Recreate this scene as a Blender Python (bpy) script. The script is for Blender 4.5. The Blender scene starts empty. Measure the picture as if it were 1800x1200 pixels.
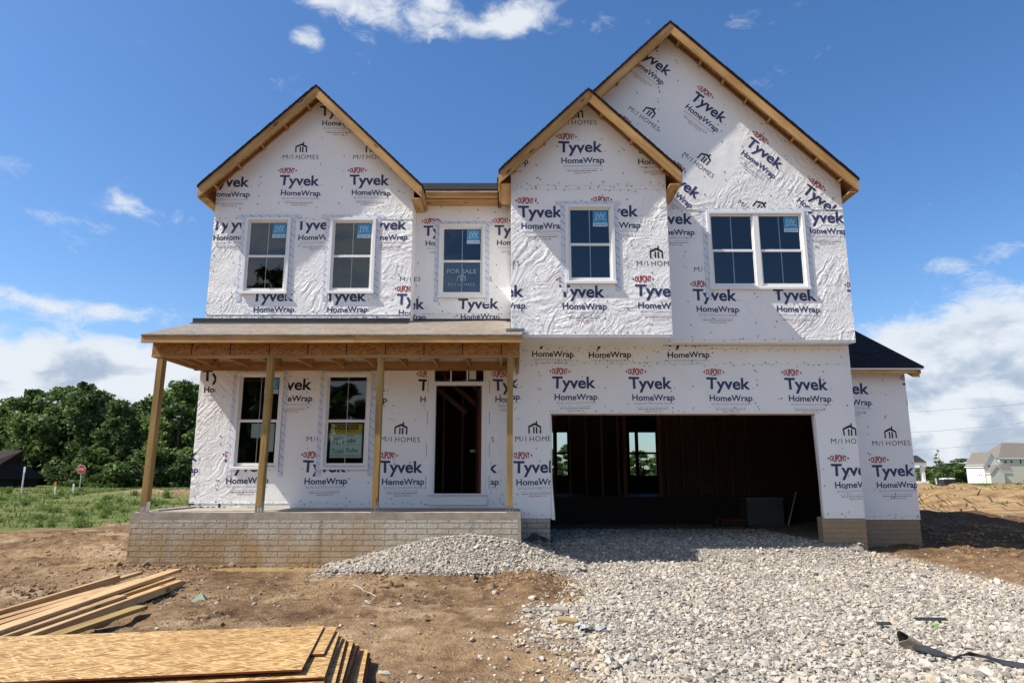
import bpy, bmesh, math, random
import numpy as np
from mathutils import Vector, Matrix
from mathutils.geometry import tessellate_polygon

R = math.radians
random.seed(7)
rng = np.random.default_rng(11)
scene = bpy.context.scene
C = scene.collection

# ---------------------------------------------------------------- camera
FPX, PITCH = 1184.0, R(11.0)
CP, SP = math.cos(PITCH), math.sin(PITCH)
cam_d = bpy.data.cameras.new('camera')
cam_d.sensor_width = 36.0
cam_d.lens = 36.0 * FPX / 1800.0
cam_d.clip_start = 0.05
cam_d.clip_end = 5000
cam = bpy.data.objects.new('camera', cam_d)
C.objects.link(cam)
cam.location = (0, 0, 0)
cam.rotation_euler = (R(90) + PITCH, 0, 0)
scene.camera = cam

# ---------------------------------------------------------------- light
SUN_TO = Vector((-0.80, -0.20, 1.0)).normalized()
SUN_EL = math.asin(SUN_TO.z)
SUN_AZ = math.atan2(SUN_TO.x, SUN_TO.y)
sun_d = bpy.data.lights.new('sun', 'SUN')
sun_d.energy = 5.0
sun_d.angle = R(0.5)
sun_d.color = (1.0, 0.945, 0.86)
sun = bpy.data.objects.new('sun', sun_d)
C.objects.link(sun)
sun.rotation_euler = SUN_TO.to_track_quat('Z', 'Y').to_euler()
sun.location = (-40, -10, 60)

vs = scene.view_settings
vs.view_transform = 'Standard'
vs.look = 'None'
vs.exposure = 0.55
vs.gamma = 1.0
vs.use_curve_mapping = False
scene.cycles.use_denoising = True
scene.cycles.max_bounces = 8
scene.cycles.transparent_max_bounces = 12
scene.cycles.sample_clamp_indirect = 6.0


def pxdir(u, v):
    xc, yc = (u - 900) / FPX, (600 - v) / FPX
    return Vector((xc, CP - yc * SP, SP + yc * CP)).normalized()


def W(u, v, D):
    """point on the plane y = D that lies behind photo pixel (u, v): used to measure the place"""
    xc, yc = (u - 900) / FPX, (600 - v) / FPX
    den = CP - yc * SP
    return xc / den * D, (SP + yc * CP) / den * D


def GP(u, v, Z):
    """point at height Z"""
    xc, yc = (u - 900) / FPX, (600 - v) / FPX
    den = CP - yc * SP
    D = Z / ((SP + yc * CP) / den)
    return Vector((xc / den * D, D, Z))


# ---------------------------------------------------------------- world: sky with clouds
world = bpy.data.worlds.new('World')
scene.world = world
world.use_nodes = True
wn, wl = world.node_tree.nodes, world.node_tree.links
wn.clear()


def wnode(t, **kw):
    n = wn.new(t)
    for k, v in kw.items():
        if k in n.inputs:
            n.inputs[k].default_value = v
        else:
            setattr(n, k, v)
    return n


def wmath(op, a, b=None, clamp=False):
    n = wn.new('ShaderNodeMath')
    n.operation = op
    n.use_clamp = clamp
    for i, x in enumerate((a, b)):
        if x is None:
            continue
        if isinstance(x, (int, float)):
            n.inputs[i].default_value = x
        else:
            wl.new(x, n.inputs[i])
    return n.outputs[0]


def wsmooth(x, lo, hi):
    n = wn.new('ShaderNodeMapRange')
    n.interpolation_type = 'SMOOTHSTEP'
    n.inputs['From Min'].default_value = lo
    n.inputs['From Max'].default_value = hi
    wl.new(x, n.inputs['Value'])
    return n.outputs[0]


sky = wnode('ShaderNodeTexSky', sky_type='NISHITA')
sky.sun_disc = False
sky.sun_elevation = SUN_EL
sky.sun_rotation = SUN_AZ
sky.altitude = 200
sky.air_density = 1.0
sky.dust_density = 0.8
sky.ozone_density = 2.2
SKY_STRENGTH = 0.106
tc = wn.new('ShaderNodeTexCoord')
D_ = tc.outputs['Generated']
sep = wn.new('ShaderNodeSeparateXYZ')
wl.new(D_, sep.inputs[0])


def dotv(v):
    n = wn.new('ShaderNodeVectorMath')
    n.operation = 'DOT_PRODUCT'
    wl.new(D_, n.inputs[0])
    n.inputs[1].default_value = v
    return n.outputs['Value']


def blob(u, v, ru, rv):
    """soft elliptical region of the sky round one direction (radii in degrees across and up)"""
    d = pxdir(u, v)
    right = Vector((d.y, -d.x, 0)).normalized()
    up = right.cross(d)
    a = wmath('DIVIDE', dotv(right), math.sin(R(ru)))
    b = wmath('DIVIDE', dotv(up), math.sin(R(rv)))
    r2 = wmath('ADD', wmath('MULTIPLY', a, a), wmath('MULTIPLY', b, b))
    front = wmath('GREATER_THAN', dotv(d), 0.0)
    e = wmath('POWER', 2.71828, wmath('MULTIPLY', r2, -1.0))
    return wmath('MULTIPLY', e, front)


zden = wmath('ADD', wmath('ABSOLUTE', sep.outputs['Z']), 0.22)
cmb = wn.new('ShaderNodeCombineXYZ')
wl.new(wmath('MULTIPLY', sep.outputs['X'], 3.0), cmb.inputs[0])
wl.new(wmath('MULTIPLY', sep.outputs['Y'], 3.0), cmb.inputs[1])
wl.new(wmath('MULTIPLY', sep.outputs['Z'], 5.4), cmb.inputs[2])


def wnoise(scale, detail, rough, off=(0, 0, 0), dist=0.0):
    mp = wn.new('ShaderNodeMapping')
    mp.inputs['Location'].default_value = off
    wl.new(cmb.outputs[0], mp.inputs['Vector'])
    n = wnode('ShaderNodeTexNoise', Scale=scale, Detail=detail, Roughness=rough, Distortion=dist)
    wl.new(mp.outputs[0], n.inputs['Vector'])
    return n.outputs['Fac']


big = wnoise(1.9, 9, 0.60, (3.1, 1.7, 0.4), 0.25)
fine = wnoise(7.0, 8, 0.66, (9.1, 4.2, 1.0), 0.5)
tex = wmath('ADD', wmath('MULTIPLY', big, 0.54), wmath('MULTIPLY', fine, 0.46))

bias = None
for b, amt in ((blob(560, 2, 2.6, 1.0), 0.20), (blob(655, 14, 2.6, 1.7), 0.25), (blob(765, 18, 2.0, 1.8), 0.23), (blob(905, 34, 2.0, 1.5), 0.27), (blob(845, 44, 2.2, 1.2), 0.20), (blob(960, 30, 3.0, 1.6), 0.12), (blob(540, 66, 1.6, 0.9), 0.24),
               (blob(1120, 40, 5, 2.5), 0.08),
               (blob(70, 530, 8.0, 1.25), 0.27), (blob(120, 652, 17, 3.0), 0.30), (blob(130, 705, 18, 3.2), 0.20),
               (blob(255, 690, 5.5, 3.4), 0.16),
               (blob(90, 380, 3.2, 0.6), 0.10), (blob(245, 372, 3.8, 0.7), 0.10), (blob(215, 352, 1.3, 0.8), 0.10),
               (blob(1600, 660, 6.5, 4.8), 0.28), (blob(1680, 745, 15, 4.2), 0.24), (blob(1775, 570, 3.6, 2.8), 0.22), (blob(1790, 690, 9, 4.5), 0.16),
               (blob(1655, 466, 3.4, 0.8), 0.13), (blob(1580, 520, 3.0, 0.7), 0.05)):
    t = wmath('MULTIPLY', b, amt)
    bias = t if bias is None else wmath('ADD', bias, t)
# clouds all round the horizon and over the sky behind the camera, so that the window panes have something to mirror
back = wsmooth(wmath('MULTIPLY', sep.outputs['Y'], -1.0), 0.0, 0.5)
leftw = wsmooth(wmath('MULTIPLY', sep.outputs['X'], -1.0), -0.12, 0.20)
bias = wmath('ADD', bias, wmath('MULTIPLY', wmath('MULTIPLY', back, leftw), 0.25))
bias = wmath('SUBTRACT', bias, wmath('MULTIPLY', wmath('MULTIPLY', back, wmath('SUBTRACT', 1.0, leftw)), 0.14))
horizon = wsmooth(sep.outputs['Z'], 0.16, 0.0)
bias = wmath('ADD', bias, wmath('MULTIPLY', horizon, 0.13))
dens_raw = wmath('ADD', tex, bias)
dens = wsmooth(dens_raw, 0.595, 0.81)
below = wsmooth(sep.outputs['Z'], -0.02, 0.0)

# cloud colour: white tops, blue grey undersides
shade_n = wnoise(3.2, 6, 0.55, (0.3, 6.2, 2.35), 0.2)
thick = wsmooth(dens_raw, 0.74, 1.02)
low = wsmooth(sep.outputs['Z'], 0.42, 0.12)
greyf = wmath('MULTIPLY', wmath('MULTIPLY', wsmooth(shade_n, 0.42, 0.60), thick), low)
ccol = wn.new('ShaderNodeMix')
ccol.data_type = 'RGBA'
ccol.inputs['A'].default_value = (0.57, 0.60, 0.635, 1)
ccol.inputs['B'].default_value = (0.29, 0.35, 0.445, 1)
wl.new(greyf, ccol.inputs['Factor'])

# sky colour (the physical sky, a little more saturated as the camera saw it)
hs = wnode('ShaderNodeHueSaturation', Saturation=1.22, Value=1.0)
wl.new(sky.outputs[0], hs.inputs['Color'])
sc = wn.new('ShaderNodeMix')
sc.data_type = 'RGBA'
sc.blend_type = 'MULTIPLY'
sc.inputs['Factor'].default_value = 1.0
sc.inputs['B'].default_value = (1.0, 1.03, 1.12, 1)
wl.new(hs.outputs[0], sc.inputs['A'])
cl = wn.new('ShaderNodeMix')
cl.data_type = 'RGBA'
cl.blend_type = 'MULTIPLY'
cl.inputs['Factor'].default_value = 1.0
k = 1.0 / SKY_STRENGTH
cl.inputs['B'].default_value = (k, k, k, 1)
cl.clamp_result = False
wl.new(ccol.outputs['Result'], cl.inputs['A'])
mx = wn.new('ShaderNodeMix')
mx.data_type = 'RGBA'
wl.new(wmath('MULTIPLY', dens, 0.94), mx.inputs['Factor'])
wl.new(sc.outputs['Result'], mx.inputs['A'])
wl.new(cl.outputs['Result'], mx.inputs['B'])
bg = wn.new('ShaderNodeBackground')
bg.inputs['Strength'].default_value = SKY_STRENGTH
wl.new(mx.outputs['Result'], bg.inputs['Color'])
wo = wn.new('ShaderNodeOutputWorld')
wl.new(bg.outputs[0], wo.inputs['Surface'])

# ---------------------------------------------------------------- materials


class Mat:
    def __init__(s, name, col=(0.5, 0.5, 0.5), rough=0.6, spec=0.3, metal=0.0):
        s.m = bpy.data.materials.new(name)
        s.m.use_nodes = True
        s.t = s.m.node_tree
        s.b = s.t.nodes['Principled BSDF']
        s.b.inputs['Base Color'].default_value = (*col, 1)
        s.b.inputs['Roughness'].default_value = rough
        s.b.inputs['Specular IOR Level'].default_value = spec
        s.b.inputs['Metallic'].default_value = metal

    def n(s, t, **kw):
        n = s.t.nodes.new(t)
        for k, v in kw.items():
            if k in n.inputs:
                if hasattr(v, 'links') or isinstance(v, bpy.types.NodeSocket):
                    s.t.links.new(v, n.inputs[k])
                else:
                    n.inputs[k].default_value = v
            else:
                setattr(n, k, v)
        return n

    def l(s, a, b):
        s.t.links.new(a, b)

    def math(s, op, a, b=0.0, clamp=False):
        n = s.t.nodes.new('ShaderNodeMath')
        n.operation = op
        n.use_clamp = clamp
        for i, x in enumerate((a, b)):
            if isinstance(x, (int, float)):
                n.inputs[i].default_value = x
            else:
                s.l(x, n.inputs[i])
        return n.outputs[0]

    def smooth(s, x, lo, hi, a=0.0, b=1.0):
        n = s.t.nodes.new('ShaderNodeMapRange')
        n.interpolation_type = 'SMOOTHSTEP'
        n.inputs['From Min'].default_value = lo
        n.inputs['From Max'].default_value = hi
        n.inputs['To Min'].default_value = a
        n.inputs['To Max'].default_value = b
        s.l(x, n.inputs['Value'])
        return n.outputs[0]

    def pos(s):
        return s.n('ShaderNodeNewGeometry').outputs['Position']

    def map(s, vec, scale=(1, 1, 1), rot=(0, 0, 0), loc=(0, 0, 0)):
        n = s.n('ShaderNodeMapping')
        n.inputs['Scale'].default_value = scale
        n.inputs['Rotation'].default_value = rot
        n.inputs['Location'].default_value = loc
        s.l(vec, n.inputs['Vector'])
        return n.outputs[0]

    def turn(s, vec, scale, rot, loc=(0, 0, 0)):
        """turn first, then stretch: grain along a slanted direction"""
        n = s.n('ShaderNodeMapping', vector_type='TEXTURE')
        n.inputs['Scale'].default_value = tuple(1.0 / k for k in scale)
        n.inputs['Rotation'].default_value = rot
        n.inputs['Location'].default_value = loc
        s.l(vec, n.inputs['Vector'])
        return n.outputs[0]

    def noise(s, vec, scale, detail=4, rough=0.55, dist=0.0, out='Fac'):
        n = s.n('ShaderNodeTexNoise', Scale=scale, Detail=detail, Roughness=rough, Distortion=dist)
        s.l(vec, n.inputs['Vector'])
        return n.outputs[out]

    def mix(s, f, a, b, blend='MIX'):
        n = s.t.nodes.new('ShaderNodeMix')
        n.data_type = 'RGBA'
        n.blend_type = blend
        for key, x in (('Factor', f), ('A', a), ('B', b)):
            if isinstance(x, (int, float)):
                n.inputs[key].default_value = x
            elif isinstance(x, tuple):
                n.inputs[key].default_value = (*x, 1) if len(x) == 3 else x
            else:
                s.l(x, n.inputs[key])
        return n.outputs['Result']

    def ramp(s, f, stops):
        n = s.t.nodes.new('ShaderNodeValToRGB')
        e = n.color_ramp.elements
        while len(e) > 1:
            e.remove(e[-1])
        e[0].position, e[0].color = stops[0][0], (*stops[0][1], 1)
        for p, c in stops[1:]:
            x = e.new(p)
            x.color = (*c, 1)
        s.l(f, n.inputs['Fac'])
        return n.outputs['Color']

    def bump(s, h, dist=1.0, strength=1.0):
        n = s.n('ShaderNodeBump', Distance=dist, Strength=strength)
        s.l(h, n.inputs['Height'])
        s.l(n.outputs[0], s.b.inputs['Normal'])
        return n

    def color(s, c):
        s.l(c, s.b.inputs['Base Color'])

    def rand(s):
        return s.n('ShaderNodeObjectInfo').outputs['Random']


def wrap_material(name, col, rough=0.5, spec=0.25, tint=True):
    """house wrap: crumpled plastic sheet; the creases follow position so prints crease with the sheet"""
    g = Mat(name, col, rough, spec)
    p = g.pos()
    dn = g.noise(p, 1.7, 2, 0.5, 0, 'Color')
    vm = g.n('ShaderNodeVectorMath', operation='MULTIPLY_ADD')
    g.l(dn, vm.inputs[0])
    vm.inputs[1].default_value = (0.34, 0.34, 0.34)
    g.l(p, vm.inputs[2])
    q = vm.outputs[0]
    sp = g.n('ShaderNodeSeparateXYZ')
    g.l(p, sp.inputs[0])
    x, y, z = sp.outputs
    # where the sheet is loose: low part of the upper storey, the left corner of the ground floor
    n0 = g.noise(p, 0.75, 2, 0.5)
    up = g.math('MULTIPLY', g.smooth(z, 2.25, 2.35), g.smooth(g.math('ADD', z, g.math('MULTIPLY', n0, 1.4)), 6.35, 5.55))
    wing = g.math('MULTIPLY', g.smooth(x, 3.9, 4.6), g.smooth(z, 7.3, 6.6))
    wing = g.math('MULTIPLY', wing, g.smooth(z, 2.25, 2.35))
    wing = g.math('MULTIPLY', wing, g.smooth(n0, 0.34, 0.5))
    calm = g.math('MULTIPLY', g.math('MULTIPLY', g.smooth(x, 2.75, 2.82), g.smooth(x, 5.6, 5.0)), g.smooth(z, 4.0, 3.7))
    up = g.math('MULTIPLY', up, g.math('SUBTRACT', 1.0, g.math('MULTIPLY', calm, 0.8)))
    mid = g.math('MULTIPLY', g.smooth(x, -2.0, -1.95), g.smooth(x, 0.02, -0.03))
    up = g.math('MULTIPLY', up, g.math('SUBTRACT', 1.0, g.math('MULTIPLY', mid, 0.7)))
    corner = g.math('MULTIPLY', g.smooth(x, -4.2, -5.0), g.smooth(z, 2.2, 1.6, 0.0, 0.75))
    loose = g.math('ADD', g.math('MAXIMUM', g.math('MAXIMUM', up, wing), corner), 0.17, True)
    loose = g.math('MULTIPLY', loose, g.smooth(g.noise(p, 1.6, 2, 0.5), 0.22, 0.60, 0.30, 1.0))

    def ridge(sx, sz, rot, sc, det, loc=(0, 0, 0)):
        f = g.noise(g.turn(q, (sx, 1.0, sz), (0, rot, 0), loc), sc, det, 0.5, 0.25)
        return g.math('ABSOLUTE', g.math('SUBTRACT', f, 0.5))

    def patch(loc, lo, hi):
        return g.smooth(g.noise(g.map(p, (1, 1, 1), (0, 0, 0), loc), 1.25, 1, 0.5), lo, hi)
    # long pulls in three directions, each in its own patches, over a fine crinkle
    h = g.math('MULTIPLY', g.math('MULTIPLY', ridge(1.0, 0.13, R(32), 9.0, 1), patch((3, 0, 1), 0.40, 0.62)), 0.037)
    h = g.math('ADD', h, g.math('MULTIPLY', g.math('MULTIPLY', ridge(1.0, 0.13, R(-38), 9.0, 1, (5, 1, 2)), patch((9, 2, 4), 0.38, 0.60)), 0.037))
    h = g.math('ADD', h, g.math('MULTIPLY', g.math('MULTIPLY', ridge(1.0, 0.12, R(82), 8.0, 1, (2, 7, 1)), patch((1, 6, 8), 0.42, 0.64)), 0.037))
    h = g.math('ADD', h, g.math('MULTIPLY', ridge(1.0, 0.35, R(-58), 17.0, 1), 0.012))
    h = g.math('ADD', h, g.math('MULTIPLY', ridge(1.0, 0.35, R(35), 19.0, 1, (4, 4, 4)), 0.011))
    h = g.math('MULTIPLY', h, loose)
    h = g.math('ADD', h, g.math('MULTIPLY', g.noise(p, 1.3, 2, 0.4), 0.035))
    g.bump(h, 1.0, 1.0)
    if tint:
        f = g.noise(p, 1.1, 4, 0.6)
        base = g.mix(g.smooth(f, 0.3, 0.7), tuple(k * 0.95 for k in col), col)
        g.color(base)
    return g.m


M = {}
M['wrap'] = wrap_material('house_wrap', (0.86, 0.855, 0.84), 0.42, 0.32)
M['navy'] = wrap_material('navy_ink', (0.042, 0.054, 0.13), 0.5, 0.25, False)
M['black'] = wrap_material('black_ink', (0.022, 0.022, 0.026), 0.5, 0.25, False)
M['red'] = wrap_material('red_ink', (0.36, 0.022, 0.03), 0.5, 0.25, False)
M['grey'] = wrap_material('grey_ink', (0.40, 0.40, 0.44), 0.5, 0.25, False)
M['nail'] = Mat('green_cap', (0.09, 0.27, 0.09), 0.4).m
M['nail_dark'] = Mat('dark_cap', (0.07, 0.09, 0.09), 0.4).m
M['white_mark'] = Mat('white_print', (0.85, 0.88, 0.88), 0.5).m
M['vinyl'] = Mat('white_vinyl', (0.80, 0.79, 0.77), 0.35, 0.4).m
M['dark'] = Mat('black_membrane', (0.025, 0.027, 0.032), 0.5, 0.4).m
M['steel'] = Mat('galvanised_steel', (0.55, 0.57, 0.58), 0.38, 0.5, 0.85).m

g = Mat('flashing_tape', (0.60, 0.66, 0.76), 0.4, 0.35)
p = g.pos()
sp = g.n('ShaderNodeSeparateXYZ')
g.l(p, sp.inputs[0])
dg = g.math('ADD', g.math('MULTIPLY', sp.outputs[0], 1.0), g.math('MULTIPLY', sp.outputs[2], 1.25))
fr = g.math('FRACT', g.math('MULTIPLY', dg, 5.6))
ln = g.math('LESS_THAN', fr, 0.085)
br = g.math('GREATER_THAN', g.noise(p, 24, 1, 0.5), 0.42)
bl = g.noise(p, 3.0, 3, 0.6)
g.color(g.mix(g.math('MULTIPLY', ln, br), g.mix(bl, (0.56, 0.62, 0.73), (0.72, 0.75, 0.81)), (0.10, 0.13, 0.22)))
g.bump(g.noise(p, 9, 3, 0.6), 0.02, 0.7)
M['tape'] = g.m


def wood_material(name, c0, c1, knots=True, rough=0.65, vary=0.25):
    g = Mat(name, c0, rough, 0.2)
    uv = g.n('ShaderNodeUVMap').outputs['UV']
    rnd = g.rand()
    off = g.n('ShaderNodeCombineXYZ')
    g.l(g.math('MULTIPLY', rnd, 37.0), off.inputs[0])
    g.l(g.math('MULTIPLY', rnd, 11.0), off.inputs[1])
    ad = g.n('ShaderNodeVectorMath', operation='ADD')
    g.l(uv, ad.inputs[0])
    g.l(off.outputs[0], ad.inputs[1])
    w = ad.outputs[0]
    grain = g.noise(g.map(w, (1.2, 34, 1)), 2.2, 5, 0.62, 0.6)
    broad = g.noise(g.map(w, (0.7, 4.5, 1)), 1.6, 3, 0.5)
    col = g.mix(g.smooth(grain, 0.34, 0.66), tuple(k * 0.66 for k in c0), c0)
    col = g.mix(g.smooth(broad, 0.35, 0.68), col, c1)
    if knots:
        vo = g.n('ShaderNodeTexVoronoi', feature='F1', Scale=1.0)
        vo.inputs['Randomness'].default_value = 1.0
        g.l(g.map(w, (2.1, 6.0, 1)), vo.inputs['Vector'])
        kn = g.smooth(vo.outputs['Distance'], 0.21, 0.07)
        pick = g.math('GREATER_THAN', g.n('ShaderNodeSeparateColor', Color=vo.outputs['Color']).outputs[0], 0.35)
        col = g.mix(g.math('MULTIPLY', g.math('MULTIPLY', kn, pick), 0.85), col, tuple(k * 0.22 for k in c0))
    st = g.noise(w, 2.3, 4, 0.6)
    col = g.mix(g.smooth(st, 0.55, 0.8, 0, 0.45), col, tuple(k * 0.55 for k in c1))
    v = g.math('ADD', g.math('MULTIPLY', rnd, vary), 1.0 - vary / 2)
    vc = g.n('ShaderNodeCombineColor')
    for i in range(3):
        g.l(v, vc.inputs[i])
    g.color(g.mix(1.0, col, vc.outputs[0], 'MULTIPLY'))
    g.bump(g.math('ADD', grain, g.math('MULTIPLY', broad, 0.5)), 0.0025, 0.7)
    return g.m


M['trim_wood'] = wood_material('framing_lumber', (0.44, 0.245, 0.090), (0.53, 0.325, 0.135))
M['shaded_wood'] = wood_material('shaded_framing_lumber', (0.40, 0.215, 0.085), (0.46, 0.26, 0.11))  # framing lumber with the shade under the roofs put into its colour
M['pale_wood'] = wood_material('fresh_lumber', (0.50, 0.31, 0.145), (0.58, 0.39, 0.20))
M['treated_wood'] = wood_material('treated_lumber', (0.33, 0.215, 0.075), (0.39, 0.26, 0.095))
M['grey_wood'] = wood_material('weathered_deck', (0.34, 0.30, 0.26), (0.42, 0.38, 0.34), False)
M['stud_wood'] = wood_material('shaded_stud_lumber', (0.15, 0.070, 0.038), (0.19, 0.095, 0.052), False)  # indoor studs: the darkness of the rooms is put into the wood colour


def osb_material(name, c0, c1, c2, coords='UV', scale=1.0):
    g = Mat(name, c0, 0.6, 0.25)
    uv = g.n('ShaderNodeUVMap').outputs['UV'] if coords == 'UV' else g.pos()
    rnd = g.rand()
    ad = g.n('ShaderNodeVectorMath', operation='ADD')
    g.l(uv, ad.inputs[0])
    cb = g.n('ShaderNodeCombineXYZ')
    g.l(g.math('MULTIPLY', rnd, 23.0), cb.inputs[0])
    g.l(cb.outputs[0], ad.inputs[1])
    w = ad.outputs[0]

    def flakes(rot, sx, sy, seed):
        vo = g.n('ShaderNodeTexVoronoi', feature='F1', Scale=1.0)
        g.l(g.turn(w, (sx * scale, sy * scale, sy * scale), (0, 0, rot), (seed, seed * 1.7, 0)), vo.inputs['Vector'])
        s_ = g.n('ShaderNodeSeparateColor', Color=vo.outputs['Color'])
        return s_.outputs[0], s_.outputs[1], vo.outputs['Distance']
    a = flakes(R(9), 13, 62, 0.0)
    b = flakes(R(-19), 14, 66, 3.3)
    c = flakes(R(27), 15, 70, 7.1)
    d = flakes(R(-40), 15, 70, 1.9)
    f = a[0]
    col = g.ramp(a[0], [(0, c0), (0.5, c1), (1, c2)])
    colb = g.ramp(b[0], [(0, c0), (0.4, c1), (1, c2)])
    colc = g.ramp(c[0], [(0, tuple(k * 0.6 for k in c0)), (0.5, c0), (1, c2)])
    col = g.mix(g.math('GREATER_THAN', b[1], 0.48), col, colb)
    col = g.mix(g.math('GREATER_THAN', c[1], 0.62), col, colc)
    cold = g.ramp(d[0], [(0, c0), (0.4, c2), (1, c2)])
    col = g.mix(g.math('GREATER_THAN', d[1], 0.86), col, cold)
    big = g.noise(w, 1.3, 3, 0.5)
    col = g.mix(g.smooth(big, 0.4, 0.75, 0.0, 0.35), col, tuple(k * 0.72 for k in c0))
    g.color(col)
    g.bump(g.math('ADD', a[0], b[0]), 0.0018, 0.6)
    return g.m


M['osb'] = osb_material('strand_board', (0.31, 0.16, 0.050), (0.45, 0.27, 0.094), (0.60, 0.42, 0.20))
M['osb_edge'] = Mat('strand_board_edge', (0.20, 0.050, 0.018), 0.7).m
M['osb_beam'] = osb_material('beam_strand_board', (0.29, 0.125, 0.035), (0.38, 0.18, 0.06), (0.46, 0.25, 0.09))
M['osb_grey'] = osb_material('weathered_strand_board', (0.19, 0.155, 0.12), (0.24, 0.20, 0.16), (0.29, 0.25, 0.205), 'POS', 0.6)
M['sheath_shaded'] = osb_material('shaded_inner_sheathing', (0.060, 0.034, 0.020), (0.080, 0.046, 0.026), (0.10, 0.06, 0.034), 'POS', 0.7)  # sheathing with indoor darkness put into its flake colours

# concrete cast with a brick pattern
g = Mat('brick_form_concrete', (0.45, 0.42, 0.37), 0.85, 0.2)
uv = g.n('ShaderNodeUVMap').outputs['UV']
bk = g.n('ShaderNodeTexBrick', Scale=1.0)
bk.offset = 0.5
bk.inputs['Brick Width'].default_value = 0.34
bk.inputs['Row Height'].default_value = 0.088
bk.inputs['Mortar Size'].default_value = 0.008
bk.inputs['Mortar Smooth'].default_value = 0.35
bk.inputs['Bias'].default_value = 0.0
g.l(uv, bk.inputs['Vector'])
p = g.pos()
sp = g.n('ShaderNodeSeparateXYZ')
g.l(p, sp.inputs[0])
n1 = g.noise(p, 1.3, 4, 0.6)
n2 = g.noise(p, 12, 5, 0.65)
stain = g.math('MULTIPLY', g.smooth(g.math('ADD', sp.outputs[2], g.math('MULTIPLY', n1, 0.8)), -0.20, -0.80), g.smooth(g.noise(g.map(p, (1, 1, 0.35)), 1.9, 4, 0.6), 0.30, 0.6, 0.25, 1.0))
right = g.smooth(sp.outputs[0], 5.0, 5.6)
stain = g.math('MAXIMUM', g.math('MULTIPLY', stain, g.smooth(sp.outputs[0], -1.2, -3.2, 0.45, 1.0)), g.math('MULTIPLY', right, 0.80))
base = g.mix(n2, (0.38, 0.345, 0.285), (0.57, 0.535, 0.465))
base = g.mix(g.smooth(g.noise(p, 3.1, 5, 0.7), 0.48, 0.68, 0.0, 0.7), base, (0.62, 0.60, 0.55))
col = g.mix(g.math('MULTIPLY', stain, 0.95), base, g.mix(right, (0.38, 0.255, 0.125), (0.27, 0.17, 0.075)))
# form joints: dark vertical drips
vj = g.math('FRACT', g.math('MULTIPLY', g.math('ADD', sp.outputs[0], g.math('MULTIPLY', g.noise(p, 3, 2), 0.06)), 0.82))
vjm = g.math('MULTIPLY', g.smooth(g.math('ABSOLUTE', g.math('SUBTRACT', vj, 0.5)), 0.05, 0.01), g.smooth(g.noise(p, 2.2, 3), 0.35, 0.6))
col = g.mix(g.math('MULTIPLY', vjm, 0.5), col, (0.24, 0.20, 0.15))
col = g.mix(g.math('MULTIPLY', g.math('MULTIPLY', bk.outputs['Fac'], 0.55), g.math('SUBTRACT', 1.0, g.math('MULTIPLY', right, 0.7))), col, (0.17, 0.13, 0.085))
g.color(col)
hh = g.math('SUBTRACT', g.math('MULTIPLY', n2, 0.012), g.math('MULTIPLY', g.math('MULTIPLY', bk.outputs['Fac'], 0.030), g.math('SUBTRACT', 1.0, g.math('MULTIPLY', right, 0.75))))
hh = g.math('ADD', hh, g.math('MULTIPLY', g.noise(p, 30, 3, 0.6), 0.008))
g.bump(hh, 1.0, 1.0)
M['brick'] = g.m
g = Mat('porch_concrete', (0.45, 0.42, 0.38), 0.85, 0.2)
p = g.pos()
g.color(g.ramp(g.noise(p, 5, 6, 0.65), [(0.3, (0.25, 0.205, 0.15)), (0.6, (0.38, 0.33, 0.27)), (0.8, (0.46, 0.42, 0.36))]))
g.bump(g.noise(p, 40, 4, 0.6), 0.004, 0.8)
M['concrete'] = g.m

# shingles (uv in metres)
def shingle_material(name, c0, c1):
    g = Mat(name, c0, 1.0, 0.02)
    uv = g.n('ShaderNodeUVMap').outputs['UV']
    bk = g.n('ShaderNodeTexBrick', Scale=1.0)
    bk.inputs['Brick Width'].default_value = 0.26
    bk.inputs['Row Height'].default_value = 0.14
    bk.inputs['Mortar Size'].default_value = 0.008
    bk.inputs['Color1'].default_value = (*c0, 1)
    bk.inputs['Color2'].default_value = (*c1, 1)
    bk.inputs['Mortar'].default_value = (*[k * 0.35 for k in c0], 1)
    g.l(uv, bk.inputs['Vector'])
    p = g.pos()
    g.color(g.mix(g.smooth(g.noise(p, 60, 3, 0.6), 0.3, 0.7, 0, 0.5), bk.outputs['Color'], tuple(k * 1.7 for k in c1)))
    g.bump(g.math('SUBTRACT', g.math('MULTIPLY', g.noise(p, 70, 3), 0.3), bk.outputs['Fac']), 0.006, 1.0)
    return g.m


M['shingle'] = shingle_material('charcoal_shingle', (0.018, 0.019, 0.022), (0.032, 0.033, 0.037))
M['shingle_brown'] = shingle_material('brown_shingle', (0.135, 0.118, 0.102), (0.175, 0.155, 0.135))
M['shingle_dark_brown'] = shingle_material('dark_brown_shingle', (0.040, 0.032, 0.030), (0.055, 0.045, 0.04))
M['shingle_grey'] = shingle_material('grey_shingle', (0.07, 0.07, 0.08), (0.10, 0.10, 0.11))

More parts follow.
